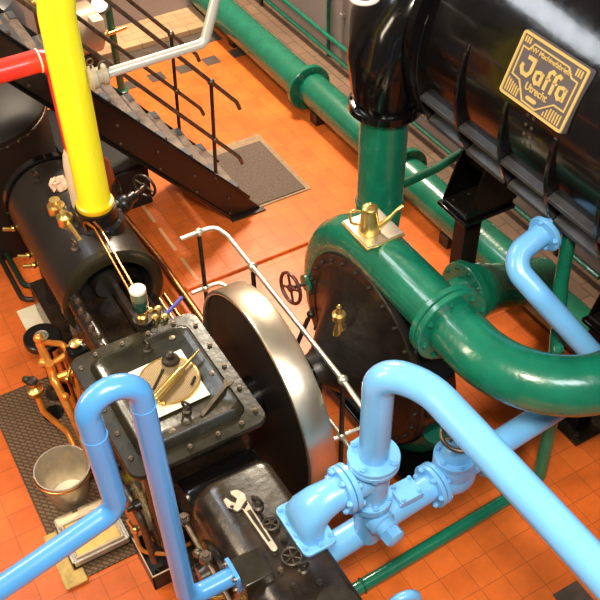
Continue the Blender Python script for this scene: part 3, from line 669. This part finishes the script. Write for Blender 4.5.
tag(build('small_punch', MB().tube([(.80, 2.83, pz+.018), (.885, 2.915, pz+.018)], .006, 8).sphere((.885, 2.915, pz+.018), .009), M['darkiron']), 'thin dark punch lying on the strainer left of the syringe', 'punch')
tag(build('short_pin', MB().cyl((.965, 2.765, pz+.018), (1.0, 2.80, pz+.018), .007), M['darkiron']), 'short dark pin lying on the strainer right of the syringe', 'pin')
# open spanner
d0, d1 = V((.93, 2.59, 1.032)), V((1.10, 2.685, 1.044)); dd = (d1-d0).normalized(); sd = V((-dd.y, dd.x, 0))
pl = [d0-sd*.010, d0+sd*.010, d1+sd*.009, d1+dd*.02+sd*.024, d1+dd*.045+sd*.022, d1+dd*.03+sd*.010, d1+dd*.02, d1+dd*.03-sd*.010, d1+dd*.045-sd*.022, d1+dd*.02-sd*.024, d1-sd*.009]
tag(build('open_spanner', MB().prism(pl, (0, 0, .009)), M['iron'], None, .002), 'small dull open ended spanner on the crankcase cover right of the paper', 'spanner')

# lubricator
lu = thing('glass_lubricator', 'glass oil lubricator with pale cap and green oil on the engine', 'lubricator', (.955, 3.31, 1.0))
lx, ly = .952, 3.32
build('foot', MB().lathe((lx, ly, .80), (0, 0, 1), [(.035, 0), (.03, .2), (.05, .21), (.05, .225)], 18), M['darkiron'], lu)
build('brass_neck', MB().lathe((lx, ly, 1.025), (0, 0, 1), [(.030, 0), (.03, .02), (.02, .03), (.022, .06), (.036, .07)], 20), M['brassd'], lu)
build('oil', MB().lathe((lx, ly, 1.09), (0, 0, 1), [(.036, 0), (.042, .01), (.042, .075)], 28), M['glassy'], lu)
build('glass_jar', MB().lathe((lx, ly, 1.165), (0, 0, 1), [(.042, 0), (.042, .03), (.036, .045)], 28), M['clear'], lu)
build('cap', MB().lathe((lx, ly, 1.21), (0, 0, 1), [(.036, 0), (.042, .004), (.042, .018), (.036, .024)], 28), M['paper'], lu)
bc = thing('brass_cups', 'cluster of small brass drip cups right of the glass lubricator', 'oil cups', (1.03, 3.31, 1.0))
for x, y, h in ((1.01, 3.30, .04), (1.045, 3.34, .05), (1.055, 3.285, .035), (1.005, 3.355, .045)):
    build('cup', MB().lathe((x, y, .985), (0, 0, 1), [(.012, 0), (.010, h*.5), (.018, h*.6), (.019, h), (.010, h+.006)], 16), M['brass'], bc)
build('manifold', MB().box((.96, 3.275, .90), (1.08, 3.37, .985)), M['blackm'], bc, .008)
tag(build('blue_rod', MB().cyl((1.07, 3.30, 1.01), (1.19, 3.36, 1.02), .010), mat('dull violet blue paint', (.10, .10, .42), .4)), 'short violet blue rod sticking out beside the brass drip cups', 'rod')

# ------------------------------------------------------------------ tools on the front casing
wt = thing('adjustable_wrench', 'large chrome adjustable wrench lying on the front casing', 'wrench', (.88, 2.0, 1.0))
z0 = 1.003
a, b = V((.885, 2.09, z0)), V((.892, 1.84, z0)); dd = (b-a).normalized(); sd = V((-dd.y, dd.x, 0))
hnd = []
for k in range(9):
    an = PI/2-PI*k/8; hnd.append(b+sd*.0145*math.sin(an)+dd*.0145*math.cos(an))
build('handle', MB().prism([a+sd*.019, a-sd*.019][::-1]+hnd, (0, 0, .012)), M['wrench'], wt, .003)
build('handle_recess', MB().prism([a+dd*.04+sd*.009, a+dd*.215+sd*.006, a+dd*.215-sd*.006, a+dd*.04-sd*.009], (0, 0, .0127)), M['darkiron'], wt)
h0 = a+dd*.004; rj = Matrix.Rotation(math.radians(32), 3, 'Z'); dd = rj @ dd; sd = rj @ sd
build('fixed_jaw', MB().prism([h0+sd*.024, h0-dd*.02+sd*.045, h0-dd*.06+sd*.05, h0-dd*.085+sd*.030, h0-dd*.075+sd*.018, h0-dd*.04+sd*.010, h0-dd*.03-sd*.045, h0-dd*.01-sd*.045, h0-sd*.024], (0, 0, .016)), M['wrench'], wt, .003)
build('moving_jaw', MB().prism([h0-dd*.034-sd*.012, h0-dd*.034-sd*.044, h0-dd*.055-sd*.046, h0-dd*.09-sd*.022, h0-dd*.085-sd*.006, h0-dd*.055-sd*.014], (0, 0, .014)), M['wrench'], wt, .002)
build('adjusting_screw', MB().cyl(h0+dd*.004-sd*.022+V((0, 0, .010)), h0+dd*.004+sd*.008+V((0, 0, .010)), .009), M['darkiron'], wt)
def little_wheel(x, y, R, k, label):
    t = tag(build('loose_hand_wheel', MB().torus((x, y, z0+.008), (0, 0, 1), R, .0065, 32, 8).lathe((x, y, z0), (0, 0, 1), [(.011, 0), (.011, .016)], 14), M['darkiron']), label, 'hand wheel')
    for j in range(k):
        an = 2*PI*j/k+.3; c, s_ = math.cos(an), math.sin(an)
        build('spoke', MB().cyl((x+c*.008, y+s_*.008, z0+.007), (x+c*R*.97, y+s_*R*.97, z0+.007), .0045, n=8), M['darkiron'], t)
little_wheel(.938, 1.948, .033, 5, 'small loose iron handwheel in the middle of the casing beside the wrench')
little_wheel(.936, 1.770, .040, 6, 'larger loose iron handwheel nearest the blue elbow foot')

# ------------------------------------------------------------------ blue pipework
B = M['sky']
UY = 1.83
ul = thing('blue_loop_pipe', 'mid blue pipe looping upside down over the crankcase from left to casing', 'pipe', (.4, UY, .9))
pts = fillet([(-1.2, 1.74, 1.42), (.325, UY, 1.755), (.307, UY, 2.315), (.474, UY, 2.315), (.495, UY, .985), (.70, UY, .985)], [.07, .085, .085, .07], 10)
build('tube', MB().tube(pts, .039, 24), M['blue'], ul)
fl = build('end_flange', MB().prism([(.690, UY+y, .985+z) for y, z in rrect(.058, .058, .015)], (.016, 0, 0)), M['blue'], ul)
for y, z in ((.04, .04), (-.04, .04), (-.04, -.04), (.04, -.04)): bolt(fl, (.690, UY+y, .985+z), (-1, 0, 0), .010, .010, 'iron')
for p in ((.313, UY, 2.15), (.477, UY, 2.19)): build('weld_bead', MB().torus(p, (0, 0, 1), .0385, .003, 24, 6), M['blue'], ul)

rp = thing('blue_riser_pipe', 'light blue pipe rising from the valve tee then running off to lower right', 'pipe', (1.37, 1.85, 1.27))
TX, TY = 1.365, 1.845
pts = fillet([(TX, TY, 1.285), (TX, TY, 1.815), (1.475, 1.70, 1.815), (1.50, -.2, 1.83)], [.13, .3], 12)
build('tube', MB().tube(pts, .0625, 28), B, rp)
flange(rp, (TX, TY, 1.30), (0, 0, 1), .108, .024, 'sky', 4, .017, 'sky', ph=.5)

te = thing('blue_elbow_tee', 'light blue cast elbow on the casing joined by flanges to a tee', 'elbow', (1.15, 1.85, 1.0))
fp = build('foot_plate', MB().prism([(1.058+x, 1.868+y, 1.0) for x, y in rrect(.078, .135, .03)], (0, 0, .018)), B, te, .003)
for x, y in ((-.06, -.10), (-.06, -.03), (-.06, .04), (-.06, .11), (.06, -.10), (0, -.115)): bolt(fp, (1.058+x, 1.868+y, 1.018), (0, 0, 1), .012, .014, 'sky')
def er(c, w, a, b, p):
    u = V((0, 1, 0)); w = V(w).normalized(); v = u.cross(w).normalized(); return sq(c, u, v, a, b, p, 32)
build('elbow_body', MB().loft([er((1.052, 1.87, 1.015), (0, 0, 1), .108, .056, 3.5), er((1.055, 1.87, 1.06), (.15, 0, 1), .102, .060, 3), er((1.075, 1.862, 1.115), (.5, 0, .85), .092, .064, 2.5), er((1.115, 1.852, 1.155), (.85, 0, .5), .082, .067, 2.2), er((1.165, 1.846, 1.172), (1, 0, .1), .073, .07, 2), er((1.215, 1.845, 1.175), (1, 0, 0), .07, .07, 2)]), B, te, sharp=60)
flange(te, (1.218, 1.845, 1.175), (-1, 0, 0), .104, .024, 'sky', 6, .015, 'sky')
flange(te, (1.246, 1.845, 1.175), (1, 0, 0), .104, .024, 'sky', 6, .015, 'sky')
build('tee_body', MB().cyl((1.25, TY, 1.175), (TX, TY, 1.175), .068, n=32).lathe((TX, TY, 1.02), (0, 0, 1), [(.07, 0), (.072, .10), (.075, .2), (.066, .27)], 32), B, te)
flange(te, (TX, TY, 1.275), (0, 0, -1), .108, .022, 'sky', 4, .017, 'sky', ph=.5)
flange(te, (TX, TY, 1.02), (0, 0, 1), .092, .024, 'sky', 6, .014, 'sky')

lp = thing('blue_low_pipe', 'light blue pipe below the tee running right towards the green elbow', 'pipe', (1.8, 1.92, .7))
def LP(x, dz=0, dy=0): return V((x, 1.87+(x-1.2)*.077+dy, .72+dz))
ldir = (LP(2)-LP(1)).normalized()
build('tube', MB().tube([LP(1.12), LP(2.95)], .066, 28), B, lp)
build('branch_neck', MB().lathe((TX, TY+.01, .72), (0, 0, 1), [(.064, 0), (.064, .12), (.075, .2), (.08, .28)], 28), B, lp)
flange(lp, (TX, TY+.005, .995), (0, 0, 1), .092, .022, 'sky', 6, .014, 'sky')
bn = build('bonnet', MB().lathe((TX+.01, TY-.02, .90), (.1, -.85, -.1), [(.062, 0), (.062, .06), (.05, .065), (.05, .10)], 24), B, lp)
build('bonnet_nut', MB().lathe(V((TX+.01, TY-.02, .90))+V((.1, -.85, -.1)).normalized()*.10, (.1, -.85, -.1), [(.046, 0), (.05, .01), (.05, .045), (.03, .055)], 6), B, bn)
sqf = build('square_cap', MB().obox(LP(1.60, .085), (.12, .11, .035)).obox(LP(1.60, .05), (.09, .09, .05)), B, lp, .004)
for x, y in ((-.045, -.04), (.045, -.04), (-.045, .04), (.045, .04)): bolt(sqf, LP(1.60+x, .102, y), (0, 0, 1), .011, .012, 'sky')
flange(lp, LP(1.755), -ldir, .108, .022, 'sky', 6, .014, 'sky')
flange(lp, LP(1.782), ldir, .108, .024, 'sky', 6, .014, 'sky')
vb = build('valve_body', MB().sphere(LP(1.885), .105, (1.1, 1, .95), 28).lathe(LP(1.885, .04), (0, 0, 1), [(.098, 0), (.10, .06), (.085, .10)], 32), B, lp)
f2 = flange(lp, LP(1.885, .135), (0, 0, 1), .10, .026, 'sky', 6, .013, 'sky', 'bonnet_flange')
build('bonnet_dome', MB().lathe(LP(1.885, .148), (0, 0, 1), [(.07, 0), (.06, .03), (.03, .055), (.022, .09)], 28), B, lp)
flange(lp, LP(2.05), ldir, .108, .03, 'sky', 6, .015, 'sky')
build('spindle', MB().cyl(LP(1.885, .19), V((1.872, 2.0, .965)), .010), M['iron'], lp)
wheel(lp, LP(1.8855, .275), (.1, -.1, 1), .078, .011, 'iron', 5)

bs = thing('blue_bent_pipe', 'light blue bent pipe hanging from a round flange on the black drum', 'pipe', (2.6, 2.33, 1.5))
pts = fillet([(2.72, 2.375, 1.56), (2.44, 2.36, 1.47), (2.50, 2.19, 1.36), (2.70, 1.98, 1.06), (2.78, 1.90, .95)], [.12, .12, .1], 12)
build('tube', MB().tube(pts, .056, 24), B, bs)
flange(bs, (2.645, 2.357, 1.543), (-1, -.12, -.2), .092, .022, 'sky', 4, .013, 'sky')
ub = thing('blue_stub_bend', 'small light blue pipe bend just below the near end of the green floor pipe', 'pipe', (1.33, 1.55, 0))
build('tube', MB().tube(fillet([(1.32, 1.58, 0), (1.32, 1.58, .585), (1.44, 1.56, .585), (1.44, 1.56, 0)], .058, 10), .026, 18), B, ub)

# ------------------------------------------------------------------ thin green pipes
tg = thing('thin_green_pipe', 'thin green pipe along the tiles turning up beside the blue pipe', 'pipe', (2.0, 1.97, 0))
build('tube', MB().tube(fillet([(1.15, 1.93, .07), (2.60, 1.985, .06), (2.62, 2.02, .5), (2.73, 2.27, 1.27), (2.77, 2.33, 1.62)], [.08, .3, .1], 8), .036, 20), G, tg)
build('clip', MB().torus((1.42, 1.94, .068), (1, 0, 0), .038, .006, 20, 6), M['green_dark'], tg)

# ------------------------------------------------------------------ yellow, red and silver pipes
yp = thing('yellow_steam_pipe', 'bright yellow upright steam pipe on the engine cylinder', 'pipe', (1.03, 4.08, 1.15))
build('tube', MB().tube(fillet([(1.03, 4.10, 1.20), (1.03, 4.08, 2.32), (1.16, 4.00, 3.3)], .3), .089, 36), M['yellow'], yp)
yf = build('collar', MB().lathe((1.03, 4.10, 1.185), (0, 0, 1), [(.10, 0), (.104, .006), (.104, .03), (.092, .036)], 36), mat('golden yellow paint', (.95, .52, .01), .32, coat=.4), yp, label='golden yellow collar')
rd = thing('red_pipe', 'red pipe coming from the left and turning down behind the yellow pipe', 'pipe', (1.03, 4.28, 1.0))
build('tube', MB().tube(fillet([(-.6, 4.30, 2.0), (1.03, 4.30, 2.0), (1.035, 4.29, 1.3)], .10), .058, 28), M['red'], rd)
build('joint_band', MB().torus((.95, 4.30, 2.0), (1, 0, 0), .058, .005, 28, 6), M['white'], rd)
build('lagged_sleeve', MB().lathe((1.025, 4.275, 1.0), (0, 0, 1), [(.08, 0), (.08, .36), (.072, .42), (.06, .45)], 30), M['cream'], rd)
sp_ = thing('silver_pipe', 'silver painted pipe running right from the cream fitting then bending upward', 'pipe', (1.3, 4.0, 2.03))
build('tube', MB().tube(fillet([(1.17, 4.0, 2.005), (1.722, 4.0, 2.015), (1.99, 4.0, 2.74), (2.1, 4.0, 3.05)], .05), .026, 20), M['silver'], sp_)
ft = build('clamp_fitting', MB().lathe((1.10, 4.01, 2.0), (1, 0, 0), [(.045, 0), (.058, .012), (.058, .035), (.042, .042), (.042, .062), (.052, .07), (.052, .09), (.038, .10)], 28), M['stone'], sp_)
build('clamp_hook', MB().torus((1.12, 4.0, 2.09), (0, 1, 0), .016, .0045, 18, 8).cyl((1.12, 4.0, 2.05), (1.12, 4.0, 2.075), .006).tube(fillet([(1.155, 4.0, 2.03), (1.165, 4.0, 2.075), (1.20, 4.0, 2.075), (1.205, 4.0, 2.02)], .02), .006, 8), M['iron'], ft)

rgm = V((.945, 4.50, 1.10)); mb = MB().sphere(rgm, .06, (1, .8, .6), 14)
for v in mb.bm.verts: v.co += V((random.uniform(-.012, .012), random.uniform(-.012, .012), random.uniform(-.008, .02)))
tag(build('crumpled_rag', mb, M['rag'], sharp=20), 'crumpled pink beige rag on the cylinder left of the yellow pipe', 'rag')
om = thing('red_brown_pump', 'red brown rounded pump half hidden behind the yellow pipe', 'pump', (1.46, 5.3, 0))
build('body', MB().lathe((1.34, 5.25, .30), (.1, 0, 1), [(.10, 0), (.13, .06), (.13, .22), (.10, .33), (.04, .38)], 28), M['motor'], om)
build('stand', MB().box((1.26, 5.17, 0), (1.44, 5.33, .32)), M['darkiron'], om, .01)
wheel(om, (1.47, 5.17, .42), (.8, -.5, .2), .07, .009, 'darkiron', 4)
sv_ = thing('handwheel_valve', 'black valve with small handwheel right of the yellow pipe foot', 'valve', (1.2, 4.35, .8))
build('valve_body', MB().cyl((1.12, 4.20, 1.0), (1.32, 4.33, .98), .035).sphere((1.24, 4.28, .99), .055).cyl((1.17, 4.235, 1.0), (1.19, 4.245, 1.0), .06), M['blackm'], sv_)
build('spindle', MB().cyl((1.3, 4.32, .98), (1.42, 4.40, .97), .012), M['iron'], sv_)
wheel(sv_, (1.42, 4.40, .97), (.8, .55, 0), .075, .009, 'darkiron', 4)
br_ = tag(build('copper_bed_pipe', MB().tube([(1.50, 5.35, .10), (1.535, 4.7, .10), (1.53, 3.75, .10)], .028, 16), M['copper']), 'long copper pipe on the floor between engine and guard rail', 'pipe')

# ------------------------------------------------------------------ left floor things
cp = thing('chequer_plate', 'long chequered iron floor plate beside the engine under the bucket', 'floor plate', (.35, 3.4, 0))
build('plate', MB().box((.15, 2.82, 0), (.56, 4.15, .012)).box((.15, 2.73, 0), (.56, 2.82, .010)), M['chequer'], cp)
build('hand_hole', MB().lathe((.46, 3.85, .0125), (0, 0, 1), [(.062, 0), (.062, .002)], 28), M['black'], cp)
tag(build('ochre_slab', MB().prism([(.125, 2.70, .0125), (.245, 2.70, .0125), (.245, 2.785, .0125), (.20, 2.785, .0125), (.20, 3.06, .0125), (.125, 3.06, .0125)], (0, 0, .018)), M['ochre'], None, .008), 'worn ochre slab under the left edge of the drip tray', 'slab')
dt = thing('drip_tray', 'shallow metal drip tray with ochre oil on the floor plate', 'tray', (.36, 2.95, .012))
mb = MB().box((.205, 2.79, .031), (.52, 3.10, .037))
for lo, hi in (((.205, 2.79, .031), (.213, 3.10, .075)), ((.512, 2.79, .031), (.52, 3.10, .075)), ((.205, 2.79, .031), (.52, 2.798, .075)), ((.205, 3.092, .031), (.52, 3.10, .075))): mb.box(lo, hi)
build('pan', mb, M['zinc'], dt)
build('oil', MB().box((.245, 2.845, .0375), (.485, 3.05, .046)), M['oilbox'], dt, .004)
build('inner_rim', MB().tube([(.235, 2.835, .048), (.495, 2.835, .048), (.495, 3.06, .048), (.235, 3.06, .048)], .007, 8, closed=True), M['cream'], dt)
build('handle_clip', MB().box((.31, 3.085, .07), (.34, 3.106, .082)), M['iron'], dt)
bu = thing('zinc_bucket', 'galvanised bucket standing on the chequered floor plate', 'bucket', (.335, 3.25, .012))
bx, by, bz = .345, 3.235, .0125
prof = [(.098, 0), (.100, .004), (.143, .258), (.150, .262), (.150, .270), (.143, .270), (.138, .262), (.097, .012), (.02, .012)]
build('pail', MB().lathe((bx, by, bz), (0, 0, 1), prof, 48), M['zinc'], bu)
build('water', MB().lathe((bx, by, bz+.018), (0, 0, 1), [(.096, 0), (.098, .004)], 40), M['paper'], bu, label='pale liquid in the bottom')
hb = [V((bx+.155*math.cos(a), by-.155*math.sin(a), bz+.245+.008*math.sin(a))) for a in [PI*k/20 for k in range(21)]]
build('bail', MB().tube([V((bx, by, 0))+Matrix.Rotation(math.radians(-12), 3, 'Z') @ (p-V((bx, by, 0))) for p in hb], .005, 8), M['copper'], bu)
for sx_ in (-1, 1): build('lug', MB().sphere((bx+.150*sx_*.978, by-.150*sx_*.21*-1*-1, bz+.235), .016, (.6, 1, 1.3)), M['zinc'], bu)
tag(build('cream_board', MB().box((.54, 4.40, .002), (.83, 4.80, .02)), M['board'], None, .003), 'stained cream board on the tiles behind the round governor weight', 'board')
up = thing('floor_pipe_loop', 'pair of thin dark pipes bent in a U on the left tiles', 'pipe', (.7, 5.1, 0))
build('tube', MB().tube(fillet([(.64, 6.6, .05), (.66, 4.92, .05), (.86, 4.95, .05), (.86, 5.1, .3)], [.1, .06]), .020, 14), mat('blackish green paint', (.012, .03, .016), .3), up)
build('tube', MB().tube(fillet([(.60, 6.6, .03), (.61, 4.86, .03), (.74, 4.82, .03)], .08), .018, 14), M['darkiron'], up)
# catch tray under the crankcase
tr_ = thing('catch_tray', 'dark open catch tray with pale rim at the crankcase foot', 'tray', (.59, 2.62, 0))
mb = MB().box((.52, 2.485, 0), (.86, 2.745, .008))
for lo, hi in (((.52, 2.485, 0), (.527, 2.745, .12)), ((.52, 2.485, 0), (.86, 2.492, .12)), ((.52, 2.738, 0), (.60, 2.745, .12))): mb.box(lo, hi)
build('pan', mb, M['blackm'], tr_)
build('rim', MB().tube([(.5235, 2.745, .122), (.5235, 2.4885, .122), (.86, 2.4885, .122)], .005, 8), M['cream'], tr_)
bolt(tr_, (.585, 2.56, .008), (0, 0, 1), .03, .05, 'darkiron')

# governor / boiler feed gear at the left of the engine
go = thing('governor_gear', 'orange varnished governor linkage with round black weight left of the engine', 'governor', (.55, 3.8, 0))
O = M['orange']
gx, gy, gz = .542, 4.00, .50
wd = build('weight_disc', MB().lathe((gx, gy, gz-.05), (.05, -.05, 1), [(.100, 0), (.108, .01), (.108, .045), (.100, .052), (.04, .052)], 44), M['blackm'], go)
build('hub_ring', MB().torus((gx, gy, gz+.004), (.05, -.05, 1), .036, .006, 24, 8).lathe((gx, gy, gz), (.05, -.05, 1), [(.028, 0), (.026, .014), (.01, .018)], 20), M['zinc'], wd)
build('column', MB().lathe((gx, gy, 0), (0, 0, 1), [(.08, 0), (.07, .03), (.035, .06), (.03, .45)], 24), M['brownblack'], go)
build('frame', MB().tube(fillet([(.50, 3.87, .58), (.50, 3.74, .60), (.48, 3.55, .60), (.50, 3.42, .42), (.53, 3.36, .02)], .06), .022, 12).tube(fillet([(.53, 3.84, .60), (.60, 3.72, .66), (.62, 3.60, .62), (.57, 3.48, .40), (.58, 3.40, .02)], .06), .018, 12).tube([(.49, 3.66, .60), (.61, 3.66, .64)], .018, 10).tube([(.49, 3.58, .58), (.60, 3.57, .58)], .022, 10), O, go)
build('pivot_post', MB().cyl((.50, 3.84, .50), (.50, 3.84, .64), .020).sphere((.50, 3.84, .65), .028), O, go)
build('pivot_post', MB().cyl((.49, 3.62, .5), (.49, 3.62, .66), .026), O, go)
build('cross_link', MB().tube([(.54, 3.52, .60), (.64, 3.60, .72)], .009, 8).sphere((.54, 3.52, .60), .018).sphere((.64, 3.60, .72), .018), M['brassd'], go)
cu_ = build('drip_cup', MB().lathe((.375, 3.60, .48), (0, 0, 1), [(.02, 0), (.042, .03), (.045, .06), (.034, .065), (.02, .08), (.022, .11)], 24), M['brassd'], go)
build('cup_knob', MB().lathe((.372, 3.605, .59), (0, 0, 1), [(.028, 0), (.034, .008), (.028, .02), (.01, .024)], 12).sphere((.35, 3.63, .60), .022), M['darkiron'], cu_)
build('feed_pipe', MB().tube(fillet([(.375, 3.60, .50), (.38, 3.58, .36), (.46, 3.50, .22), (.47, 3.36, .10), (.48, 3.3, .02)], .08), .017, 12), O, go)
build('feed_pipe', MB().tube(fillet([(.60, 3.40, .60), (.56, 3.30, .48), (.50, 3.28, .40), (.50, 3.22, .16)], .06), .022, 12), O, go)
build('rod', MB().tube([(.56, 3.72, .62), (.56, 3.36, .05)], .011, 8).tube([(.59, 3.70, .62), (.60, 3.34, .05)], .011, 8), M['copper'], go)
build('linkage_joint', MB().sphere((.47, 3.70, .60), .03).sphere((.61, 3.66, .66), .026).sphere((.62, 3.56, .62), .024).sphere((.50, 3.48, .52), .024), O, go)
yc = tag(build('yellow_grease_cup', MB().lathe((.515, 3.13, .05), (.2, -.3, 1), [(.02, 0), (.026, .03), (.026, .08), (.012, .09)], 16), M['yellow'], None), 'small yellow grease cup between bucket and engine', 'cup')

# ------------------------------------------------------------------ light, world, camera
w = bpy.data.worlds.new('hall'); S.world = w; w.use_nodes = True
bg = w.node_tree.nodes['Background']; bg.inputs['Color'].default_value = (1., .93, .84, 1); bg.inputs['Strength'].default_value = .09
def area(name, loc, target, sx, sy, power, col):
    l = bpy.data.lights.new(name, 'AREA'); l.shape = 'RECTANGLE'; l.size = sx; l.size_y = sy; l.energy = power; l.color = col
    o = bpy.data.objects.new(name, l); COL.objects.link(o); o.location = loc
    o.rotation_euler = (V(target)-V(loc)).to_track_quat('-Z', 'Y').to_euler(); return o
area('gallery_lamp', (-.15, -.15, 5.7), (1.3, 2.6, 0), .7, .7, 250, (1, .89, .70))
area('back_fill', (3.5, 7.4, 4.6), (1.7, 6.0, 0), 1.0, .5, 330, (1, .86, .66))  # unseen light added to brighten the back floor
area('side_fill', (-1.4, 3.5, 3.2), (.8, 3.1, .8), .5, 1.8, 55, (1, .82, .58))  # unseen warm light added in place of a bright left wall
area('drum_highlight_panel', (-.5, 6.5, 5.9), (2.75, 2.7, 2.2), 2.2, 1.3, 110, (.88, .94, 1))  # unseen bluish panel added to put a highlight on the drum
area('front_fill', (2.0, -1.8, 6.6), (2.4, 2.4, 1.2), 2.6, 1.4, 160, (.90, .96, 1))  # unseen cool light added for highlights around the condenser
cam = bpy.data.cameras.new('camera'); co_ = bpy.data.objects.new('camera', cam); COL.objects.link(co_); S.camera = co_
cam.sensor_width = 36; cam.sensor_fit = 'HORIZONTAL'; cam.lens = 36*941.45/600; cam.clip_start = .05
Rr = V((0.86511231, -0.50140018, -0.01336207)); Uu = V((0.35792071, 0.59845249, 0.71676173)); Ff = V((0.3513879, 0.62486196, -0.69719013))
co_.matrix_world = Matrix(((Rr.x, Uu.x, -Ff.x, 0), (Rr.y, Uu.y, -Ff.y, 0), (Rr.z, Uu.z, -Ff.z, 4.4), (0, 0, 0, 1)))
S.view_settings.view_transform = 'Standard'; S.view_settings.look = 'None'; S.view_settings.exposure = .4; S.view_settings.gamma = 1
